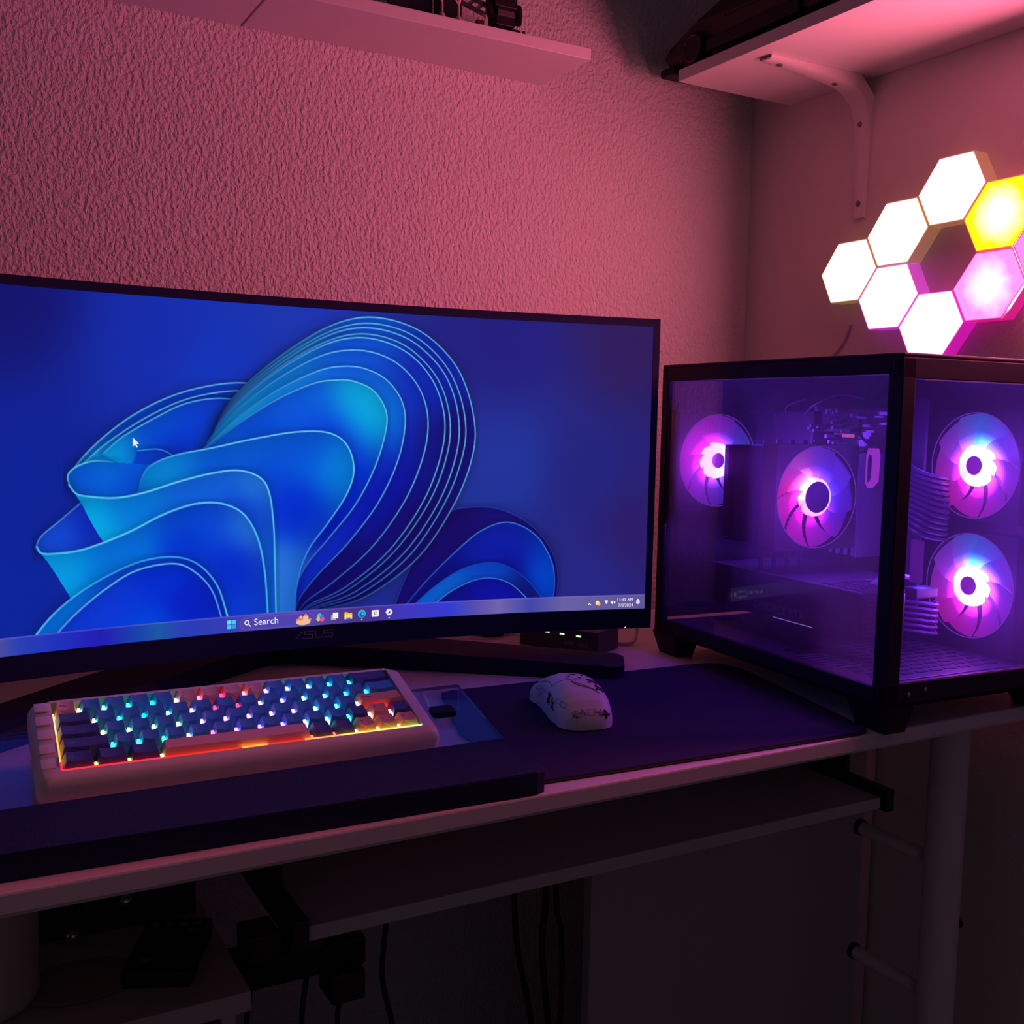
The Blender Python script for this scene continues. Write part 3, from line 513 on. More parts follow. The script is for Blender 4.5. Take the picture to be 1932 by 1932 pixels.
def make_keyboard():
    root = kroot('keyboard', 'compact keyboard in a pale case with blue, navy and orange keys lit from below', 'keyboard')
    case = mat('pale_translucent_case', (.86,.82,.78), rough=.38)
    out = rrect(-.0185, 15*U+.0150, -.0135, 5*U+.0035, .0075, 6); inn = rrect(-.0012, 15*U+.0012, -.0012, 5*U+.0012, .0012, 6)
    n = len(out); cx = 7.5*U; cy = 2.5*U
    def ins(p, d): return [(x+(d if x < cx else -d), y+(d if y < cy else -d)) for x, y in p]
    L = [[(x, y, -.0342+.0035) for x, y in ins(out, .005)], [(x, y, -.0342+.0080+.004) for x, y in out], [(x, y, -.0125) for x, y in out], [(x, y, -.0070) for x, y in ins(out, .0022)], [(x, y, -.0046) for x, y in ins(out, .0058)], [(x, y, -.0046) for x, y in inn], [(x, y, -.0120) for x, y in inn]]
    L[0] = [(x, y, -.0316) for x, y, z in L[0]]
    for q in (2, 3, 4, 5): L[q] = [(x, y, z+.0040*max(0, min(1, y/(5*U)))) for x, y, z in L[q]]
    vs = [p for l in L for p in l]; fs = [(a*n+i, a*n+(i+1) % n, a*n+n+(i+1) % n, a*n+n+i) for a in range(len(L)-1) for i in range(n)]
    fs.append(tuple(range(n-1, -1, -1)))
    mb = MB(); mb.add(vs, fs)
    for i in range(5): mb.bbox(-.0142, -.0030, i*U+.003, i*U+.016, -.0052+.0011*i, -.0036+.0011*i, .0008)
    mb.build('case', case, root, smooth=True)
    MB().box(-.0012, 15*U+.0012, -.0012, 5*U+.0012, -.0122, -.0112).build('switch_plate', mat('plate', (.25,.22,.3), rough=.4), root)
    OR = mat('orange_keycap', (.95,.47,.30), rough=.45); SA = mat('salmon_keycap', (.95,.56,.46), rough=.45)
    BL = mat('blue_keycap', (.08,.36,.86), rough=.42); NV = mat('navy_keycap', (.09,.09,.34), rough=.42); LG = mat('blue_legend', (.30,.38,.62), rough=.5); DK = mat('dark_legend', (.03,.02,.03), rough=.5)
    def key(u, v, wd, m, leg='', lm=None, sz=.0042, sub=None):
        x0, x1 = u*U+.0004, (u+wd)*U-.0004; y0, y1 = v*U+.0004, (v+1)*U-.0004
        tx0, tx1, ty0, ty1 = x0+.0029, x1-.0029, y0+.0036, y1-.0018
        mb = MB(); rows = []
        # base loop and top grid with a shallow scoop
        nx, ny = 7, 3; top = []
        for j in range(ny):
            for i in range(nx):
                fx = i/(nx-1); x = tx0+(tx1-tx0)*fx; y = ty0+(ty1-ty0)*j/(ny-1)
                z = -.0009*(1-(2*fx-1)**2) if wd < 5 else .0003
                if j == 0: y += .0008*(abs(2*fx-1)**3)
                top.append((x, y, z))
        b = [(x0, y0, -.0088), (x1, y0, -.0088), (x1, y1, -.0088), (x0, y1, -.0088)]
        mb.v = top+b; T = nx*ny
        f = [(j*nx+i, j*nx+i+1, (j+1)*nx+i+1, (j+1)*nx+i) for j in range(ny-1) for i in range(nx-1)]
        f += [tuple([T, T+1]+[i for i in range(nx-1, -1, -1)]), tuple([T+1, T+2]+[j*nx+nx-1 for j in range(ny-1, -1, -1)]), tuple([T+2, T+3]+[(ny-1)*nx+i for i in range(nx)]), tuple([T+3, T]+[j*nx for j in range(ny)]), (T+3, T+2, T+1, T)]
        mb.f = f; mb.mi = [0]*len(f)
        mats = [m]
        if leg:
            mats.append(lm or LG); mb.m = 1
            for k, ch in enumerate([leg]+([sub] if sub else [])):
                tv, tf = text_mesh(ch, sz); wmax = max(a for a, b_ in tv); wmax = wmax or 1
                def zz(x):
                    fx = (x-tx0)/(tx1-tx0); return (-.0009*(1-(2*fx-1)**2) if wd < 5 else .0003)+.00012
                ox, oy = tx0+.0016, ty0+(.0075 if k == 0 else .0018)-(.0 if sub else .002)
                mb.add([(ox+a, oy+b_, zz(ox+a)) for a, b_ in tv], tf)
        mb.build('keycap', mats, root, label=None)
    r = 4
    key(0, r, 1, SA, 'Esc', DK)
    for i, (c, s) in enumerate(zip('1234567890-=', '!@#$%^&*()_+')):
        o_ = 4 <= i <= 7
        key(1+i, r, 1, SA if o_ else BL, s, DK if o_ else LG, .0034, c)
    key(13, r, 2, NV, 'Backspace', LG, .0036)
    r = 3; key(0, r, 1.5, NV, 'Tab', LG, .0036)
    for i, c in enumerate('QWERTYUIOP[]'): key(1.5+i, r, 1, BL, c)
    key(13.5, r, 1.5, BL, '\\')
    r = 2; key(0, r, 1.75, NV, 'Caps', LG, .0036)
    for i, c in enumerate("ASDFGHJKL;'"): key(1.75+i, r, 1, BL, c)
    key(12.75, r, 2.25, OR, 'Enter', DK, .0044)
    r = 1; key(0, r, 2, NV, 'Shift', LG, .0038)
    for i, c in enumerate('ZXCVBNM,./'): key(2+i, r, 1, BL, c)
    key(12, r, 1, NV); key(13, r, 1, OR, '^', DK, .006); key(14, r, 1, NV)
    r = 0; key(0, r, 1.25, NV, 'Ctrl', LG, .0034); key(1.25, r, 1.25, NV, '', LG); key(2.5, r, 1.25, NV, 'Alt', LG, .0034)
    key(3.75, r, 6.25, SA); key(10, r, 1, NV); key(11, r, 1, NV)
    for u, c in ((12, '<'), (13, 'v'), (14, '>')): key(u, r, 1, OR, c, DK, .0055)
    # light shining up through the gaps
    stops = [(0, (1,.75,.15)), (1.2, (.9,1,.45)), (2.2, (.1,1,.55)), (4.2, (.0,.95,.75)), (5.2, (.9,.6,.75)), (6.2, (1,.05,.25)), (7.6, (1,.04,.12)), (8.6, (1,.45,.5)), (9.4, (.75,.3,1)), (10.4, (.5,1,.9)), (12, (.05,.95,.8)), (15, (.05,.9,.75))]
    def hue(u, v):
        if v == 1: u2 = u
        c = [float(np.interp(u, [s[0] for s in stops], [s[1][i] for s in stops])) for i in range(3)]
        if v == 2 and u < 5: c = [.7, 1, .35]
        if v == 1 and u < 5: c = [.05, 1, .65]
        if v <= 2 and 6 < u < 10: c = [.85, .25, 1] if v == 1 else [1, .3, .55]
        if v == 0: c = [1, .75, .12] if u < 3 else ([.6, 1, .3] if u < 3.9 else ([1, .12, .05] if u < 11.5 else [1, .75, .3]))
        if u > 12.2 and v in (1, 2): c = [1, .5, .45]
        return c
    rows = {4: list(range(1, 14)), 3: [1.5+i for i in range(13)], 2: [1.75+i for i in range(12)], 1: [2+i for i in range(13)], 0: [1.25, 2.5, 3.75, 10, 11, 12, 13, 14]}
    LM = {}
    for r, us in rows.items():
        for u in us:
            c = hue(u, r); kk = tuple(round(x, 1) for x in c)
            m = emit('key_glow_%s' % str(kk), c, 3.2)
            if r == 0: MB().box(u*U-.0009, u*U+.0009, .0009, .0075, -.0095, -.0060).build('key_light', m, root)
            else: MB().box(u*U-.0010, u*U+.0010, (r+.12)*U, (r+.50)*U, -.0105, -.0036).build('key_light', m, root)
    segs = [(0, 3.9, (1,.02,.03), 2.2), (3.9, 9.6, (1,.03,.01), 1.2), (9.6, 11.2, (1,.28,.05), 2.2), (11.2, 13, (1,.60,.08), 2.2), (13, 14.4, (.9,.9,.12), 2.0), (14.4, 15, (.45,1,.3), 2.0)]
    for a, b, c, st in segs: MB().box(a*U, b*U, -.0009, .0003, -.0096, -.0043).build('edge_glow', emit('edge_glow_%g' % a, c, st), root)
    MB().box(6.9*U, 8.0*U, -.0009, .00035, -.0094, -.0042).build('edge_glow', emit('edge_glow_hot', (1,.22,.03), 3), root)
    for a, b, c in ((.0, .55, (1,.02,.05)), (.6, 2.6, (1,.42,.06)), (2.6, 3.7, (1,.62,.25)), (3.8, 4.3, (1,.8,.4))): MB().box(-.0011, .0002, a*U, b*U, -.0096, -.0043).build('edge_glow', emit('side_glow_%g' % a, c, 1.6), root)
    MB().box(12.95*U+.004, 14.2*U, 2*U-.0004, 2*U+.0003, -.009, -.006).build('edge_glow', emit('enter_glow', (1,.02,.03), 4), root)
make_keyboard()
# ------------------------------------------------------------ mouse
def make_mouse():
    root = thing('computer_mouse', 'white patterned computer mouse with black crosses, on the black pad', 'mouse', (.545, .810, DT+.0038), math.radians(-15))
    # (t along length from the rear, half width, height, lower width factor)
    K_ = 1.0
    St = [(0, .008, .007), (.002, .016, .013), (.006, .0225, .0185), (.013, .0270, .0255), (.024, .0298, .0318), (.038, .0308, .0362), (.052, .0305, .0382), (.066, .0292, .0378), (.080, .0284, .0350), (.094, .0286, .0300), (.108, .0292, .0240), (.116, .0288, .0195), (.1205, .0270, .0160), (.1225, .022, .012)]
    St = [(a*K_, b*K_, c) for a, b, c in St]; Lm = .1225*K_
    ts = [s[0] for s in St]
    def wh(t): return float(np.interp(t, ts, [s[1] for s in St])), float(np.interp(t, ts, [s[2] for s in St]))
    def surf(t, ph, off=0.):      # ph 0 = right base, pi/2 = top, pi = left base
        w_, h_ = wh(t); c, s_ = cos(ph), sin(ph); ex = .62
        waist = 1-.10*max(0, 1-abs(s_)*1.6)*(1 if .02 < t < .10 else .3)
        x = (abs(c)**ex)*(1 if c > 0 else -1)*w_*waist; z = h_*(s_**.80)
        n = Vector((c*.9, -(.6 if t < .03 else 0), s_+.12)).normalized()
        return Vector((x, t, z+.0008))+n*off
    n = 40; T = sorted(set([i/40*Lm for i in range(41)]+ts)); vs = []
    for t in T: vs += [surf(t, pi*k/n) for k in range(n+1)]
    m1 = n+1; fs = [(i*m1+k, i*m1+k+1, (i+1)*m1+k+1, (i+1)*m1+k) for i in range(len(T)-1) for k in range(n)]
    fs += [(i*m1, (i+1)*m1, (i+1)*m1+n, i*m1+n) for i in range(len(T)-1)]+[tuple(range(m1)), tuple(range(len(T)*m1-1, (len(T)-1)*m1-1, -1))]
    shell = MB().add(vs, fs).build('shell', mat('white_mouse_plastic', (.90,.89,.92), rough=.38, noise=.02), root, smooth=True)
    ink = mat('black_ink', (.02,.015,.03), rough=.5); gry = mat('grey_ink', (.30,.22,.30), rough=.5)
    def line(mb, pts, r=.00045, closed=False):
        q = []
        if closed: pts = pts+[pts[0]]
        for a, b in zip(pts[:-1], pts[1:]):
            for k in range(5): f = k/5; q.append(surf(a[0]+(b[0]-a[0])*f, a[1]+(b[1]-a[1])*f, .00002))
        q.append(surf(*pts[-1], .00002)); mb.tube(q, r, 5)
    def cross(mb, t, ph, s, sp, r=.0009, rot=0.):
        for a in (.85+rot, -.85+rot): line(mb, [(t-s*cos(a), ph-sp*sin(a)), (t+s*cos(a), ph+sp*sin(a))], r)
    a = MB()
    cross(a, .0300, 1.12, .0052, .20, .0014); cross(a, .0410, 1.27, .0052, .20, .0013)   # crosses on the crown
    cross(a, .045, 2.66, .0055, .22, .0013); cross(a, .0052, .80, .0024, .30, .0013)
    cross(a, .033, 2.72, .0050, .20, .0008)
    for t, ph in ((.052, 1.30), (.056, 1.42), (.061, 1.25), (.048, 1.52), (.054, 1.62), (.0605, 1.55)): line(a, [(t, ph), (t+.0022, ph+.03)], .0007)
    a.build('printed_crosses', ink, root)
    b = MB(); line(b, [(.022, 1.20), (.030, 1.50), (.040, 1.62), (.052, 1.72), (.061, 1.66), (.066, 1.45), (.060, 1.22)], .0004)
    line(b, [(.022, 1.24), (.031, 1.56), (.041, 1.66)], .0009)
    for k in range(9):
        t0 = .0042; ph = .95+.17*k
        if k % 3 == 0: line(b, [(t0-.0018, ph), (t0+.002, ph), (t0+.002, ph+.12), (t0-.0018, ph+.12)], .0003, True)
        elif k % 3 == 1: line(b, [(t0-.0018, ph), (t0+.002, ph+.10)], .0005); line(b, [(t0-.002, ph+.08), (t0+.001, ph+.14)], .0004)
        else: line(b, [(t0, ph), (t0, ph+.12)], .0008); line(b, [(t0-.002, ph+.02), (t0-.002, ph+.14)], .0003)
    for t0, ph in ((.020, 2.45), (.030, 2.62), (.071, 2.70), (.082, 2.80), (.090, 2.6)):
        line(b, [(t0, ph), (t0+.006, ph+.10), (t0+.008, ph-.06), (t0+.002, ph-.12)], .0003, True)
    line(b, [(.012, 2.35), (.018, 2.50), (.020, 2.30), (.014, 2.20)], .0004, True)
    b.build('printed_panels', gry, root)
    c = MB(); line(c, [(.046, 1.571), (.121, 1.571)], .0004); line(c, [(.050, 2.30), (.060, 2.25), (.121, 2.35)], .0004); line(c, [(.050, .84), (.060, .88), (.121, .80)], .0004)
    line(c, [(.046, 1.571), (.050, 2.3)], .0003); line(c, [(.046, 1.571), (.050, .84)], .0003); c.build('button_seams', mat('seam', (.15,.12,.17), rough=.6), root)
    M = Matrix.Translation((0, .097, .0215)) @ Matrix.Rotation(pi/2, 4, 'Y')
    MB().lathe([(0, -.0035), (.0088, -.0035), (.0100, -.0022), (.0100, .0022), (.0088, .0035), (0, .0035)], 24, M).build('scroll_wheel', mat('wheel_rubber', (.5,.48,.52), rough=.6), root)
    for t0, t1 in ((.056, .073), (.075, .092)):
        vs = []; N = 8
        for i in range(N+1):
            t = t0+(t1-t0)*i/N; e = .0011*(1-(2*i/N-1)**4)
            vs += [surf(t, 2.46, .0002), surf(t, 2.50, e), surf(t, 2.62, e), surf(t, 2.66, .0002)]
        MB().add(vs, [(4*i+a_, 4*i+a_+1, 4*i+a_+5, 4*i+a_+4) for i in range(N) for a_ in range(3)]).build('side_button', mat('side_button_plastic', (.70,.68,.74), rough=.4), root)
make_mouse()
# ------------------------------------------------------------ computer
def make_pc():
    root = thing('desktop_computer', 'black computer case with two glass sides and glowing pink and blue fans', 'computer', (.7971, .6856, DT), -.0545)
    W, D, H, zb = .270, .392, .3635, .026
    fr = mat('case_paint', (.016,.011,.048), rough=.5, spec=.22)  # black paint tinted blue to imitate camera haze
    inn = mat('case_inside', (.085,.07,.11), rough=.42)
    mb = MB()
    mb.bbox(0, W, 0, D, H-.004, H, .0015)                      # top sheet
    mb.bbox(0, W, .0, .012, H-.024, H-.004, .001).bbox(0, .012, .012, D, H-.020, H-.004, .001).bbox(W-.012, W, .012, D, H-.02, H-.004, .001)
    mb.bbox(0, .0175, 0, .0175, zb, H-.004, .0015)             # corner post
    mb.bbox(0, .012, D-.012, D, zb, H-.004, .001).bbox(W-.014, W, 0, .014, zb, H-.004, .001).bbox(W-.012, W, D-.012, D, zb, H-.004, .001)
    mb.build('case_frame', fr, root)
    MB().bbox(0, W, 0, D, zb, zb+.005, .001).bbox(0, W, 0, .010, zb, zb+.023, .001).bbox(0, .008, .01, D, zb, zb+.018, .001).build('base_tray', fr, root)
    # feet: splayed blocks
    def foot(x0, x1, y0, y1, sx, sy):
        b = [(x0+sx, y0+sy), (x1+sx, y0+sy), (x1+sx, y1+sy), (x0+sx, y1+sy)]
        t = [(x0-.012, y0-.0), (x1+.012, y0-.0), (x1+.012, y1+.012), (x0-.012, y1+.012)]
        vs = [(max(0, x), y, .0003) for x, y in b]+[(min(W, max(0, x)), y, zb+.001) for x, y in t]
        MB().add(vs, [(3,2,1,0), (4,5,6,7)]+[(i, (i+1) % 4, 4+(i+1) % 4, 4+i) for i in range(4)]).build('foot', BLK, root)
    foot(.004, .030, .002, .040, 0, 0); foot(.004, .028, D-.045, D-.008, 0, 0); foot(W-.04, W-.008, .002, .04, 0, 0); foot(W-.04, W-.008, D-.045, D-.008, 0, 0)
    GL = glassy('smoked_glass', (.84,.80,.90), .012, .01, .22, haze=.040)  # translucent share imitates haze over the dark interior
    MB().box(.0008, .0038, .0178, D-.0125, zb+.018, H-.0205).build('glass_panel', GL, root)
    MB().box(.0178, W-.0145, .0008, .0038, zb+.023, H-.0245).build('glass_panel', GL, root)
    strip = mat('glass_edge_tint', (.45,.30,.60), rough=.2)
    MB().box(.0178, W-.02, .0002, .0012, zb+.0225, zb+.0245).build('glass_edge', strip, root)
    MB().box(.0002, .0012, .06, D-.02, H-.0215, H-.0206).build('glass_edge', strip, root)
    MB().box(.028, .17, .0002, .0012, H-.0252, H-.0243).build('glass_edge', strip, root)
    # inner sheets
    mb = MB().box(.236, .238, .012, D-.004, zb+.005, H-.006)   # right inner wall
    mb.build('side_sheet', inn, root)
    # back sheet; pale discs paint the outside light seen through its vent holes
    pb = MB().box(.012, .236, D-.006, D-.004, zb+.018, H-.006); pb.build('back_sheet', inn, root)
    hole = mat('backlit_hole', (.75,.6,.8), rough=.5)
    for i in range(9):
        M = Matrix.Translation((.0125+i*.0083, D-.0064, .3068)) @ Matrix.Rotation(pi/2, 4, 'X')
        MB().lathe([(.0021, 0), (.0021, .0005)], 10, M).build('vent_hole', hole, root)
    MB().bbox(.006, .24, .03, .375, .040, .043, .001).build('lower_shelf', inn, root)
    sl = mat('vent_slot', (.01,.008,.02), rough=.6); sl2 = mat('vent_slot_lit', (.16,.22,.32), rough=.4)  # second colour has the light on the slots painted in
    mb = MB()
    for i in range(11):
        for j in range(9): mb.box(.030+j*.0205+(i % 2)*.006, .044+j*.0205+(i % 2)*.006, .045+i*.0130, .0505+i*.0130, .0431, .0436)
    mb.build('vent_slots', sl, root)
    mb = MB()
    for i in range(7): mb.box(.020, .060, .090+i*.0095, .0945+i*.0095, .0431, .0438)
    mb.build('vent_slots', sl2, root)
    # screws on the frame
    for p in ((.030, -.0004, .038), (.052, -.0004, .041), (.195, -.0004, .040)):
        M = Matrix.Translation(p) @ Matrix.Rotation(pi/2, 4, 'X'); MB().lathe([(.0022, -.001), (.0022, .0004), (.001, .0009), (0, .0009)], 10, M).build('screw', CHR, root)
    # ---- fans
    glowm = emit_attr('fan_blade_glow', 1.0)
    def fan(name, c, axis, cols, hub, capr, ringr, st=1., frame=True, label=None, hubcol=None, cap=None):
        # local fan frame: faces -z local; M maps to case
        if axis == 'x': R_ = Matrix(((0,0,1,0),(1,0,0,0),(0,1,0,0),(0,0,0,1)))     # fan z -> +x, fan x -> +y, fan y -> +z
        else: R_ = Matrix(((1,0,0,0),(0,0,1,0),(0,1,0,0),(0,0,0,1)))               # fan x -> +x, fan y -> +z, fan z -> +y
        M = Matrix.Translation(c) @ R_
        n = 48; mb = MB(); r0, hs = .0578, .0600
        ci = [(r0*cos(2*pi*k/n), r0*sin(2*pi*k/n)) for k in range(n)]; sq = []
        for k in range(n):
            a = 2*pi*k/n; s_ = hs/max(abs(cos(a)), abs(sin(a))); sq.append((s_*cos(a), s_*sin(a)))
        for z in (-.0125, .0125): pass
        vs = [(x, y, -.0125) for x, y in ci]+[(x, y, -.0125) for x, y in sq]+[(x, y, .0125) for x, y in sq]+[(x, y, .0125) for x, y in ci]
        fs = [(a*n+k, a*n+(k+1) % n, ((a+1) % 4)*n+(k+1) % n, ((a+1) % 4)*n+k) for a in range(4) for k in range(n)]
        mb.add(vs, fs); f = mb.build(name, mat('fan_frame', (.006,.005,.009), rough=.5, spec=.2), root, M=M, smooth=True, label=label)
        def fc(ang, r):
            ang %= 360; ks = sorted(cols); ks2 = [k-360 for k in ks]+ks+[k+360 for k in ks]
            c3 = [np.interp(ang, ks2, [cols[k % 360][i] for k in ks2]) for i in range(3)]
            g = ((r0-r)/(r0-hub)); g = max(0, min(1, g))
            hc = 1 if hubcol is None else hubcol(ang % 360)
            base = .34+.55*g**1.6+34*max(0, g-.58)**2*hc
            return [x*base*st for x in c3]
        # ring line
        RM = Matrix.Translation((0,0,-.0126)); rg = MB(); rg.lathe([(r0-.0004, 0), (r0+.0006, 0), (r0+.0006, -.0005), (r0-.0004, -.0005), (r0-.0004, 0)], 48, M @ RM)
        rg.build('rim_ring', emit('fan_rim_'+name+str(len(bpy.data.materials)), [x*.16*st for x in fc(200, .04)] if 0 else (.11*st, .03*st, .30*st), 1), f)
        nb = 9
        bl = MB(); colv = []
        for b in range(nb):
            a0 = 2*pi*b/nb; m_ = 12; q = 7; o_ = len(bl.v)
            for j in range(q+1):
                r = hub*.92+(r0-.0006-hub*.92)*j/q
                for i in range(m_+1):
                    t = i/m_; a = a0+(2*pi/nb)*(t*1.10)+.42*(j/q)**1.3
                    z = -.0065+.010*(t-.5)*(1-.3*j/q)+.0008*sin(t*pi)
                    bl.v.append(tuple(M @ Vector((r*cos(a), r*sin(a), z)))); colv.append(fc(math.degrees(a), r))
            for j in range(q):
                for i in range(m_): k = o_+j*(m_+1)+i; bl.f.append((k, k+1, k+m_+2, k+m_+1)); bl.mi.append(0)
        o = bl.build('fan_blades', glowm, f)
        at = o.data.color_attributes.new('glow', 'FLOAT_COLOR', 'POINT')
        at.data.foreach_set('color', np.array([[*c3, 1] for c3 in colv], np.float32).ravel())
        # hub: glowing dome with a darker middle
        hb = MB(); hv = []; prof = [(hub, -.0060), (hub*.97, -.0105), (hub*.80, -.0128), (capr*1.10, -.0132), (capr, -.0130)]
        for r, z in prof:
            for k in range(36):
                a = 2*pi*k/36; hb.v.append(tuple(M @ Vector((r*cos(a), r*sin(a), z)))); cc = fc(math.degrees(a), hub)
                hv.append([x*1.2+1.0*st*(1 if hubcol is None else hubcol(math.degrees(a) % 360)) for x in cc])
        for i in range(len(prof)-1):
            for k in range(36): l = (k+1) % 36; hb.f.append((i*36+k, i*36+l, (i+1)*36+l, (i+1)*36+k)); hb.mi.append(0)
        o = hb.build('light_ring', glowm, f, smooth=True)
        at = o.data.color_attributes.new('glow', 'FLOAT_COLOR', 'POINT')
        at.data.foreach_set('color', np.array([[*c3, 1] for c3 in hv], np.float32).ravel())
        MB().lathe([(capr, -.0131), (capr*.9, -.0139), (0, -.0141)], 28, M).build('hub_cap', cap, f, smooth=True)
        for col, dx, dy in (((.36,.03,1), -.03, 0), ((.14,.05,1), .03, .01)):
            p = M @ Vector((dx, dy, -.050)); glow_light('fan_light', f, p, col, .23*st, .02)
        return f
    capp = emit('hub_cap_violet', (.28,.02,.55), .9)
    capd = mat('hub_cap_dark', (.012,.008,.025), rough=.5, spec=.1)
    side = {0: (.75,.05,1.0), 40: (.22,.06,1.0), 90: (.02,.20,1.0), 130: (.12,.10,.85), 180: (.62,.03,.85), 225: (.85,.02,.75), 270: (.70,.03,.85), 320: (.40,.04,.95)}
    # for fans facing -x, fan x axis = +y (away from the viewer, left in view)
    sd2 = {0: (.55,.04,.80), 45: (.30,.07,.85), 90: (.02,.22,1.0), 135: (.12,.07,1.0), 180: (.30,.04,1.0), 225: (.45,.03,.95), 270: (.80,.02,.85), 315: (.85,.02,.65)}
    fan('case_fan', (.2235, .0935, .2530), 'x', sd2, .0235, .0105, .0, 1.35, label='upper side fan beside the front glass', cap=capp, hubcol=lambda a: 1.6 if 90 < a < 300 else .9)
    fan('case_fan', (.2235, .0915, .1200), 'x', sd2, .0235, .0105, .0, 1.35, label='lower side fan beside the front glass', cap=capp, hubcol=lambda a: 1.6 if 60 < a < 300 else .9)
    rr = {0: (.02,.16,1.0), 45: (.14,.05,.85), 90: (.45,.02,.75), 135: (.85,.01,.75), 180: (.90,.01,.80), 225: (.55,.02,.95), 270: (.22,.04,.95), 315: (.08,.05,.95)}
    fan('case_fan', (.0660, D-.0195, .2455), 'y', rr, .0230, .0095, .0, 1.3, label='rear fan half hidden by the cooler', cap=capp)
    cc = {0: (.06,.02,1.0), 45: (.08,.03,.95), 90: (.22,.05,.85), 120: (.75,.10,.60), 160: (1.0,.02,.22), 200: (1.0,.01,.55), 250: (.90,.01,.85), 300: (.45,.02,.95), 330: (.15,.02,1.0)}
    fan('cooler_fan', (.0860, .2125, .2115), 'y', cc, .0225, .0180, .0, 1.25, label='fan on the front of the processor cooler', cap=capd, hubcol=lambda a: 2.2 if 100 < a < 190 else .7)
    # cooler tower
    mb = MB().bbox(.030, .142, .226, .300, .262, .268, .001)
    for i in range(22): mb.box(.032, .140, .228, .298, .155+i*.005, .1563+i*.005)
    mb.box(.0300, .0330, .2265, .2995, .158, .264)
    for x in (.06, .08, .10, .12): mb.tube([(x, .262, .105), (x, .262, .275)], .003, 8)
    mb.build('cooler_tower', mat('cooler_black', (.022,.018,.03), rough=.45), root)
    # motherboard and what sits on it
    pcb = mat('circuit_board', (.03,.025,.045), rough=.45)
    MB().box(.196, .200, .150, .383, .060, .325).build('motherboard', pcb, root)
    silver = mat('connector_metal', (.55,.42,.62), rough=.35, metal=.5); pl = mat('connector_plastic', (.06,.05,.085), rough=.4)
    mb = MB().bbox(.165, .196, .30, .38, .20, .31, .003).bbox(.168, .196, .175, .29, .285, .315, .003); mb.build('heat_sink', pl, root)
    rnd = random.Random(3); mb = MB()
    for i in range(34):
        b = rnd.uniform(.175, .30); z = rnd.uniform(.268, .312); s_ = rnd.uniform(.0015, .0045); mb.box(.155, .168, b, b+s_, z, z+s_*rnd.uniform(.6, 1.6))
    mb.build('small_connectors', silver, root)
    mb = MB()
    for b in (.245, .2385, .2310): mb.bbox(.1645, .168, b, b+.0042, .279, .2835, .001)
    mb.build('header_pins', emit('header_light', (.75,.12,.6), .8), root)
    for i, b in enumerate((.245, .2325, .2200, .2075)):
        r_ = MB().bbox(.155, .195, b, b+.0062, .138, .262, .001).build('memory_stick', pl, root)
        MB().box(.1535, .1552, b+.0005, b+.0057, .140, .260).build('light_bar', emit('memory_light', (.10,.02,.55), .55), r_)
    # six-sided light near the post
    mb = MB(); pr = [(.19, .196, .274), ]
    hexp = [(-.005, .020), (.004, .020), (.0065, .012), (.0065, -.020), (.002, -.026), (-.0065, -.018), (-.0075, .010)]
    hx = MB().add([(.150, .186+a, .248+b) for a, b in hexp]+[(.158, .186+a, .248+b) for a, b in hexp], [tuple(range(7)), tuple(range(13, 6, -1))]+[(i, (i+1) % 7, 7+(i+1) % 7, 7+i) for i in range(7)])
    hx.build('pump_light', emit('pump_glow', (.42,.04,.65), .9), root)
    hx = MB().add([(.1493, .186+a*.45, .246+b*.72) for a, b in hexp], [tuple(range(7))]); hx.build('pump_face', BLK, root)
    # graphics card
    gp = mat('card_black', (.030,.024,.042), rough=.36); 
    g = MB().bbox(.052, .116, .090, .345, .068, .118, .003).bbox(.110, .185, .165, .345, .070, .117, .003).build('graphics_card', gp, root)
    MB().box(.053, .116, .092, .344, .1181, .1200).box(.116, .184, .166, .344, .1181, .1199).build('card_backplate', mat('backplate', (.10,.075,.15), rough=.35), g)
    MB().box(.0515, .0530, .092, .344, .1188, .1205).build('backplate_edge', mat('edge_light_metal', (.45,.32,.62), rough=.3, metal=.4), g)
    mb = MB()
    for i in range(4):
        for j in range(8): mb.box(.060+i*.0135, .069+i*.0135, .094+j*.0085, .0975+j*.0085, .1201, .1204)
    mb.build('card_vents', BLK, g)
    tv, tf = text_mesh('GEFORCE RTX', .0135)
    MB().add([(.0514, .262-a, .0765+b) for a, b in tv], tf).build('card_lettering', mat('card_letter_grey', (.30,.26,.36), rough=.4), g)
    MB().box(.0510, .0518, .160, .225, .0705, .0712).build('card_trim', emit('card_trim_light', (.35,.25,.8), .7), g)
    mb = MB()
    for i in range(8): mb.box(.058, .112, .0888, .0902, .073+i*.0055, .0745+i*.0055)
    mb.build('card_grille', pl, g)
    # cables
    def cable(name, pts, r, m, n=6): return MB().tube(spline(pts, 6), r, 6).build(name, m, root, smooth=True)
    cb = mat('cable_sleeve', (.05,.035,.075), rough=.45)
    for i in range(12):
        z = .246-i*.0062; k = .010*sin(i/11*pi)
        cable('power_cable', [(.195, .170, z), (.180, .155, z+.004), (.172, .138-k, z), (.176, .124-k, z-.005), (.190, .119-k, z-.008), (.208, .124, z-.010), (.226, .145, z-.010)], .0026, cb)
    for i in range(6):
        z = .100-i*.0065; cable('card_cable', [(.150, .128, z), (.160, .116, z), (.176, .108, z-.002), (.190, .114, z-.004), (.200, .128, z-.004)], .0024, mat('card_cable_sleeve', (.18,.10,.26), rough=.4))
    B(.155, .188, .112, .132, .104, .116, .002).build('cable_connector', pl, root)
    B(.168, .1695, .118, .136, .120, .168, .0005).build('riser_strip', emit('riser_glow', (.16,.015,.42), .55), root)
    cable('loose_wire', [(.150, .30, .305), (.140, .27, .318), (.150, .24, .330), (.17, .22, .325)], .0016, cb)
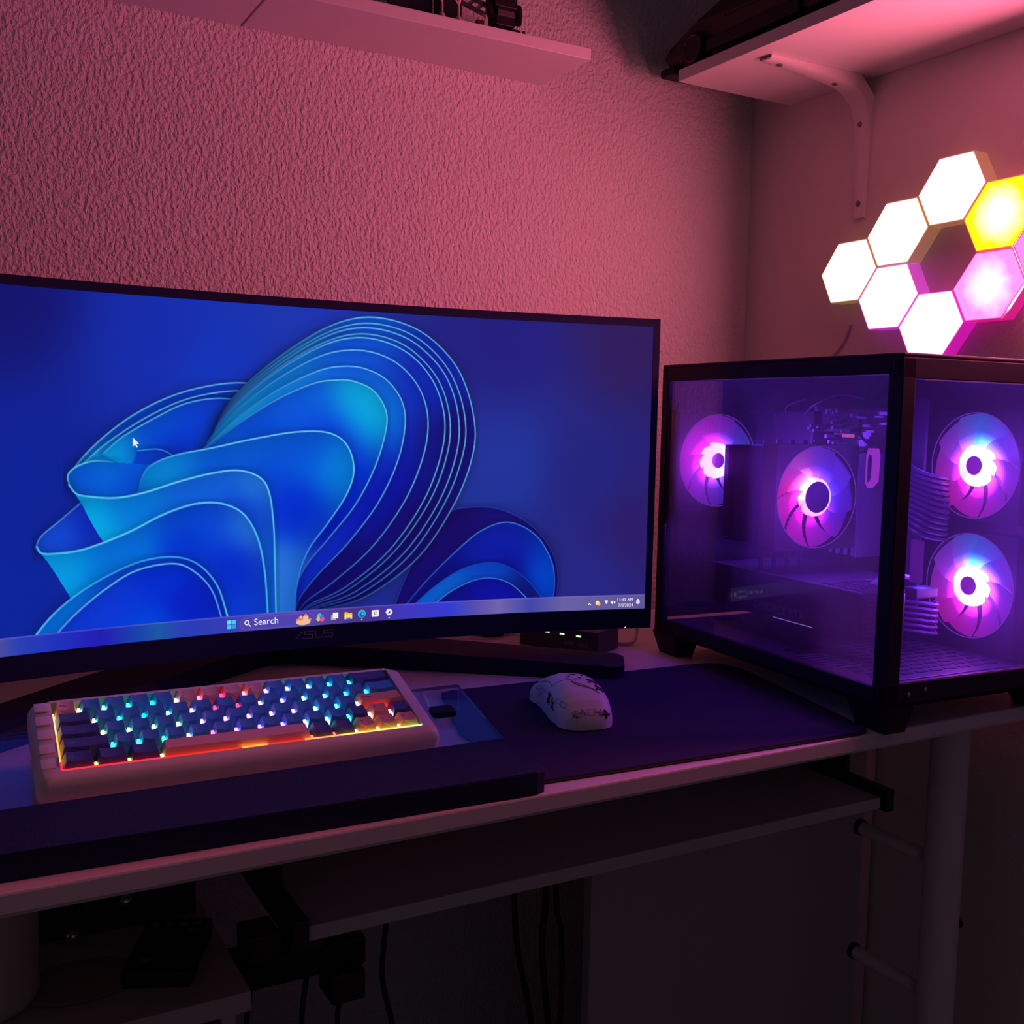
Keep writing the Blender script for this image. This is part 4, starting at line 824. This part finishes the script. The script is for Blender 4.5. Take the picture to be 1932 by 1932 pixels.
    cable('loose_wire', [(.150, .33, .300), (.130, .31, .315), (.135, .28, .325)], .0013, cb)
    cable('loose_wire', [(.160, .215, .300), (.148, .20, .282), (.158, .19, .268)], .0018, BLK)
    cable('loose_wire', [(.13, .155, .115), (.150, .148, .128), (.172, .140, .124)], .003, silver)
    return root
make_pc()
# ------------------------------------------------------------ card reader hub, cables on the desk
def make_hub():
    root = thing('usb_hub', 'small black powered box with lit green slots behind the monitor', 'usb hub', (.756, 1.118, DT), 0)
    # corners: left-front (.726,1.170)?, front (.731,1.078), right (.782,1.107)
    A = Vector((.733, 1.079, 0)); Bv = Vector((.785, 1.108, 0)); Cv = Vector((.693, 1.155, 0)); o = Vector((.756, 1.118, 0))
    ex = (Bv-A).normalized(); ey = (Cv-A).normalized(); lx = (Bv-A).length; ly = .115
    M = Matrix(((ex.x, ey.x, 0, A.x-o.x), (ex.y, ey.y, 0, A.y-o.y), (0, 0, 1, .0003), (0, 0, 0, 1)))
    MB().bbox(0, lx, 0, ly, 0, .0290, .0015, M).build('hub_body', mat('hub_plastic', (.055,.045,.07), rough=.4), root)
    g = emit('slot_green', (.55,1,.45), 1.5)
    for y in (.024, .048, .070): MB().box(-.0006, 0.0002, y, y+.0065, .0205, .0222, M).build('slot_light', g, root)
    MB().box(-.0006, 0.0002, .086, .088, .022, .0238, M).build('slot_light', g, root)
    for y in (.014, .034): MB().box(-.0004, 0.0004, y, y+.014, .0085, .0135, M).build('usb_port', mat('port_grey', (.14,.11,.18), rough=.4), root)
make_hub()
def desk_cable(name, label, pts, r, m, cat='cable', group=None):
    o = MB().tube(spline([(x, y, z-DT) for x, y, z in pts], 8), r, 8).build(name, m, smooth=True, loc=(0, 0, DT)); return tag(o, label, cat, group)
CW = mat('white_cable', (.60,.52,.60), rough=.45); CB = mat('black_cable', (.012,.010,.014), rough=.45)
desk_cable('cable', 'pale cable curving down from behind the monitor to the desk beside the black box', [(.850, 1.16, DT+.075), (.842, 1.148, DT+.035), (.826, 1.125, DT+.012), (.808, 1.112, DT+.0032), (.790, 1.128, DT+.0030), (.780, 1.19, DT+.0030), (.775, 1.24, DT+.003)], .0024, CW)
desk_cable('cable', 'black cable looping low behind the monitor stand', [(.48, 1.245, DT+.040), (.53, 1.20, DT+.045), (.585, 1.215, DT+.032), (.635, 1.235, DT+.014), (.66, 1.22, DT+.009), (.70, 1.24, DT+.008), (.74, 1.26, DT+.004), (.78, 1.28, DT+.003)], .0035, CB)
desk_cable('cable', 'thick black cable lying behind the stand leg, ending at the box', [(.50, 1.28, DT+.03), (.56, 1.25, DT+.024), (.62, 1.262, DT+.016), (.66, 1.250, DT+.0215), (.695, 1.238, DT+.0185), (.712, 1.222, DT+.016)], .0048, CB)
o = B(.655, .685, 1.232, 1.254, DT+.0003, DT+.0150, .003).build('cable_adapter', BLK); tag(o, 'small black adapter block in the cables behind the monitor stand', 'adapter')
o = B(.830, .870, 1.215, 1.255, DT+.0003, DT+.016, .003).build('power_brick', mat('brick_plastic', (.05,.04,.06), rough=.4)); tag(o, 'small black brick on the desk between the lit box and the computer', 'adapter')
desk_cable('light_cable', 'thin cable running down the right wall from the hexagonal lights', [(XR-.002, 1.122, ZC+.138), (XR-.0025, 1.134, ZC+.112), (XR-.0025, 1.160, ZC+.090), (XR-.003, 1.20, ZC+.074), (XR-.003, 1.25, ZC+.060), (XR-.003, 1.29, ZC+.0)], .0016, CW)
# ------------------------------------------------------------ things on the shelves
SB = ZC+.4812
def items_back():
    bk = mat('black_bricks', (.018,.012,.018), rough=.35); gy = mat('grey_bricks', (.10,.08,.10), rough=.35); PK = mat('pale_bricks', (.75,.55,.55), rough=.35)
    t = thing('brick_robot', 'black and grey toy robot built of bricks at the shelf end', 'toy', (.678, 1.256, SB)); t.scale = (1.25, 1.2, 1.25)
    MB().bbox(-.012, .010, -.008, .012, .012, .030, .0008).build('torso', bk, t)
    MB().bbox(-.011, .009, -.010, -.008, .021, .0265, .0004).build('chest_plate', gy, t)
    MB().bbox(-.014, .012, -.009, .010, .030, .046, .001).bbox(-.009, .008, -.008, .008, .046, .058, .001).build('head', bk, t)
    for s_ in (-1, 1):
        MB().tube([(s_*.0165, 0, .036), (s_*.017, -.002, .026), (s_*.015, -.004, .018)], .0045, 8).build('arm', bk, t)
    MB().bbox(-.010, -.001, -.008, .010, 0, .012, .001).build('leg', bk, t); MB().bbox(.002, .016, -.010, .010, 0, .010, .001).build('leg', bk, t)
    MB().bbox(.016, .024, -.008, .006, 0, .006, .001).bbox(.021, .0235, -.006, -.002, .006, .012, .0005).build('toe_block', gy, t)
    c = thing('brick_crane', 'pink-lit brick lattice arm slanting over the shelf behind small white figures', 'toy', (.612, 1.285, SB)); c.scale = (1.3, 1.3, 1.35)
    mb = MB(); M = Matrix.Translation((-.035, 0, .050)) @ Matrix.Rotation(math.radians(14), 4, 'Y')
    mb.box(0, .085, -.010, -.0075, 0, .004, M).box(0, .085, .0075, .010, 0, .004, M)
    for i in range(9): mb.box(.002+i*.0098, .0045+i*.0098, -.010, .010, .0005, .0035, M)
    mb.build('lattice_arm', PK, c); MB().bbox(-.010, .010, -.012, .012, 0, .046, .001).build('crane_base', bk, c)
    for x, l in ((.583, 'small white figure standing left of its twin on the shelf'), (.606, 'small white figure standing nearest the black toy robot')):
        f = thing('white_figure', l, 'toy', (x, 1.240, SB), 0, 'small white shelf figures')
        MB().lathe([(.0042, 0), (.0046, .006), (.0030, .010), (.0016, .012), (.0014, .026), (.0024, .028), (.0028, .031), (.0020, .034), (0, .035)], 12).build('figure_body', PK, f, smooth=True)
        MB().tube([(0, 0, .024), (-.006, -.002, .030)], .0010, 6).build('figure_arm', PK, f)
    p = thing('picture_panel', 'dark rectangular panel standing on the shelf left of the white figures', 'panel', (.558, 1.252, SB))
    MB().bbox(-.016, .016, -.002, .002, 0, .032, .0005).build('panel_board', mat('panel_navy', (.010,.010,.03), rough=.3), p); MB().box(-.003, .003, .002, .014, 0, .003).build('panel_foot', BLK, p)
    wv = thing('loose_tyre', 'dark round toy tyre upright near the shelf front', 'toy', (.523, 1.240, SB))
    M = Matrix.Translation((0, 0, .0125)) @ Matrix.Rotation(pi/2, 4, 'X')
    MB().lathe([(.0055, -.004), (.012, -.004), (.0125, -.003), (.0125, .003), (.012, .004), (.0055, .004)], 24, M).build('tyre', BLK, wv, smooth=True); MB().lathe([(0, -.003), (.0054, -.003), (.0054, .003), (0, .003)], 16, M).build('wheel_rim', gy, wv)
    d = thing('toy_wreck', 'low dark brick pieces lying between panel and figures', 'toy', (.640, 1.250, SB))
    MB().bbox(-.012, .010, -.004, .006, 0, .010, .001).bbox(-.004, .006, -.003, .003, .010, .016, .001).build('brick_pile', mat('dark_red_bricks', (.12,.02,.03), rough=.4), d)
    b = B(.470, .510, 1.235, 1.25, SB, SB+.0045, .001).build('flat_bar', BLK); tag(b, 'thin black bar lying on the shelf left of the toy tyre', 'bar')
items_back()
def make_car():
    z0 = ZC+.4968
    t = thing('toy_car', 'large dark model sports car on the right wall shelf', 'toy car', (1.052, 1.135, z0))
    dk = mat('car_black', (.016,.010,.014), rough=.55)
    # side profile along y (nose at +y): (y, z)
    prof = [(.180, .020), (.186, .030), (.172, .041), (.150, .047), (.105, .060), (.060, .074), (.030, .092), (-.02, .112), (-.08, .116), (-.14, .100), (-.20, .085), (-.235, .080), (-.240, .040), (-.235, .014)]
    wid = [.058, .064, .066, .068, .072, .070, .062, .056, .056, .060, .068, .070, .072, .070]
    n = len(prof); mb = MB(); vs = []
    for (y, z), w_ in zip(prof, wid):
        vs += [(-w_, y, z), (w_, y, z)]
    mb.add(vs, [(2*i, 2*i+1, 2*i+3, 2*i+2) for i in range(n-1)]+[(2*n-2, 2*n-1, 1, 0)])
    lo = [(-w_*1.0, y, .0135) for (y, z), w_ in zip(prof, wid)]
    for s_ in (-1, 1):
        pv = [(s_*w_, y, z) for (y, z), w_ in zip(prof, wid)]
        mb.add(pv, [tuple(range(n)) if s_ < 0 else tuple(range(n-1, -1, -1))])
    mb.build('car_body', dk, t)
    MB().bbox(-.064, -.012, .165, .196, .006, .018, .003).build('front_splitter', BLK, t)
    MB().bbox(-.074, -.068, -.10, .08, .012, .030, .002).build('side_skirt', BLK, t)
    MB().bbox(-.0745, -.070, -.16, .05, .050, .0525, .001).build('body_line', mat('car_trim', (.05,.035,.045), rough=.5), t)
    MB().add([(-.0575, .045, .080), (-.0575, -.01, .1035), (-.0575, -.07, .1065), (-.0655, -.09, .078), (-.068, .03, .072)], [(0,1,2,3,4)]).build('side_window', mat('window_dark', (.03,.02,.03), rough=.2), t)
    MB().tube([(-.066, .036, .078), (-.078, .040, .084)], .004, 8).build('wing_mirror', mat('mirror_grey', (.25,.18,.2), rough=.3), t)
    for y in (.105, -.175):
        for s_ in (-1, 1):
            M = Matrix.Translation((s_*.068, y, .0225)) @ Matrix.Rotation(pi/2, 4, 'Y')
            w_ = MB().lathe([(.017, -.011), (.0215, -.011), (.0225, -.009), (.0225, .009), (.0215, .011), (.017, .011)], 28, M).build('wheel', BLK, t, smooth=True)
            rm = MB().lathe([(.0170, -.0112), (.0178, -.0116), (.0182, -.0112), (.0182, .0112), (.0178, .0116), (.0170, .0112), (.0165, 0), (.0170, -.0112)], 28, M)
            for k in range(6):
                a = k*pi/3; rm.tube([M @ Vector((0, 0, -.0095*1)), M @ Vector((.0165*cos(a), .0165*sin(a), -.0100))], .0013, 5)
            rm.build('wheel_rim', mat('rim_grey', (.16,.11,.13), rough=.35), w_)
make_car()
# ------------------------------------------------------------ under the desk
def under():
    z = ZC-.55
    c = thing('low_cabinet', 'low white cabinet under the desk at lower left', 'cabinet', (0, 1.1, 0))
    CL = mat('cabinet_laminate', (.60,.53,.50), rough=.5)
    MB().bbox(-.45, .262, -.150, .20, z-.0195, z, .001).build('cabinet_top', CL, c)
    MB().bbox(-.44, .248, -.140, .19, .04, z-.0200, .001).build('cabinet_body', mat('cabinet_inside', (.30,.27,.26), rough=.6), c)
    MB().box(.236, .249, -.1425, -.1402, .05, z-.0205).build('cabinet_stile', CL, c)
    MB().bbox(-.44, .234, -.1440, -.1405, .05, z-.026, .0008).build('cabinet_door', mat('cabinet_glass', (.05,.07,.07), rough=.25), c)
    k = thing('canister', 'pale rounded cylinder standing on the low cabinet at the left edge', 'canister', (.034, 1.040, z))
    MB().lathe([(.0, .0003), (.044, .0003), (.050, .004), (.053, .012), (.053, .160), (.050, .165), (0, .165)], 40).build('canister_body', mat('canister_shell', (.62,.52,.46), rough=.5), k, smooth=True)
    MB().lathe([(0, .1655), (.048, .1655), (.048, .170), (0, .171)], 32).build('canister_lid', CL, k)
    r = thing('remote_control', 'black remote control with round grey buttons lying on the low cabinet', 'remote', (.208, 1.045, z))
    A = Vector((.153, 1.008, 0)); Bq = Vector((.214, .981, 0)); ex = (Bq-A).normalized(); ey = Vector((-ex.y, ex.x, 0)); o = Vector((.208, 1.045, 0))
    M = Matrix(((ex.x, ey.x, 0, A.x-o.x), (ex.y, ey.y, 0, A.y-o.y), (0, 0, 1, .0004), (0, 0, 0, 1)))
    MB().bbox(0, .066, 0, .110, 0, .016, .003, M).build('remote_body', mat('remote_black', (.006,.005,.009), rough=.6), r)
    bt = mat('button_grey', (.14,.13,.14), rough=.5)
    for x, y, rr in ((.012, .095, .0048), (.026, .095, .0048), (.040, .095, .0048), (.053, .095, .0048), (.052, .080, .0052), (.018, .022, .0056)):
        MB().lathe([(rr, .0158), (rr, .0172), (rr*.8, .0178), (0, .0178)], 14, M @ Matrix.Translation((x, y, 0))).build('button', bt, r)
    dw = thing('drawer_unit', 'small dark drawer unit with chrome ball knobs behind the remote control', 'drawer unit', (.187, 1.155, z))
    MB().bbox(-.10, .065, -.022, .06, .0003, .055, .001).build('unit_body', mat('drawer_dark', (.055,.045,.06), rough=.5), dw)
    MB().box(-.051, .051, -.0245, -.0225, .0008, .0440).build('drawer_front', mat('drawer_front_dark', (.075,.06,.08), rough=.4), dw)
    tr = mat('drawer_trim_metal', (.5,.42,.5), rough=.2, metal=.9)
    MB().box(-.051, .051, -.0252, -.0244, .0003, .0012).build('drawer_trim', tr, dw); MB().box(-.051, .051, -.0252, -.0244, .0432, .0440).build('drawer_trim', tr, dw)
    for x, zz in ((-.062, .0105), (-.010, .037)):
        MB().lathe([(0, 0), (.0022, .0), (.0022, .006), (.0062, .010), (.0072, .014), (.0062, .018), (.003, .0205), (0, .021)], 16, Matrix.Translation((x, -.0246, zz)) @ Matrix.Rotation(pi/2, 4, 'X')).build('knob', CHR, dw, smooth=True)
    mt = MB().lathe([(0, 0), (.045, 0), (.048, .002), (.050, .004), (.046, .005), (0, .004)], 36, Matrix.Diagonal((1.1, .8, 1, 1))).build('dish', mat('dish_cream', (.35,.28,.22), rough=.5), smooth=True, loc=(.120, 1.035, z+.0005)); tag(mt, 'flat pale dish between canister and remote control on the low cabinet', 'dish')
    # power strip with adapters hanging behind the tray
    ps = thing('power_strip', 'black power strip with plugged adapters in the dark below the keyboard tray', 'power strip', (.33, 1.03, ZC-.575))
    MB().bbox(-.070, .075, -.012, .030, -.016, .016, .004).build('strip_body', BLK, ps)
    for x0, x1, z0_, z1_ in ((-.055, -.020, .0162, .045), (-.012, .026, .0162, .058), (.034, .072, -.050, -.0162)): MB().bbox(x0, x1, -.020, .024, z0_, z1_, .004).build('adapter', DARK, ps)
    def cab(n, l, p, r=.0028): desk_cable(n, l, p, r, CB, group=None)
    cab('cable', 'black cable dropping from under the keyboard tray beside the adapters', [(.455, 1.09, .590), (.462, 1.10, .46), (.458, 1.10, .38), (.470, 1.09, .30), (.468, 1.08, .15), (.46, 1.07, .01)], .0034)
    cab('cable', 'single black cable hanging straight below the tray, left of the pair', [(.630, 1.10, .605), (.634, 1.10, .43), (.642, 1.10, .36), (.656, 1.10, .30), (.668, 1.10, .22), (.68, 1.09, .01)], .0038)
    cab('cable', 'left strand of the two black cables hanging below the tray', [(.670, 1.088, .605), (.672, 1.088, .44), (.668, 1.088, .38), (.676, 1.088, .30), (.690, 1.088, .20), (.70, 1.08, .01)], .0042)
    cab('cable', 'right bowed strand of the two black cables hanging below the tray', [(.6790, 1.078, .605), (.681, 1.078, .44), (.690, 1.078, .39), (.693, 1.078, .30), (.689, 1.078, .20), (.72, 1.07, .01)], .0036)
    for x, s_ in ((.285, 'leftmost'), (.345, 'middle'), (.385, 'rightmost')):
        cab('cable', s_+' black cord running down from the power strip', [(x, 1.035, ZC-.592 if x < .36 else ZC-.626), (x-.004, 1.04, ZC-.66), (x+.006, 1.04, ZC-.75), (x+.01, 1.05, .01)], .003)
under()
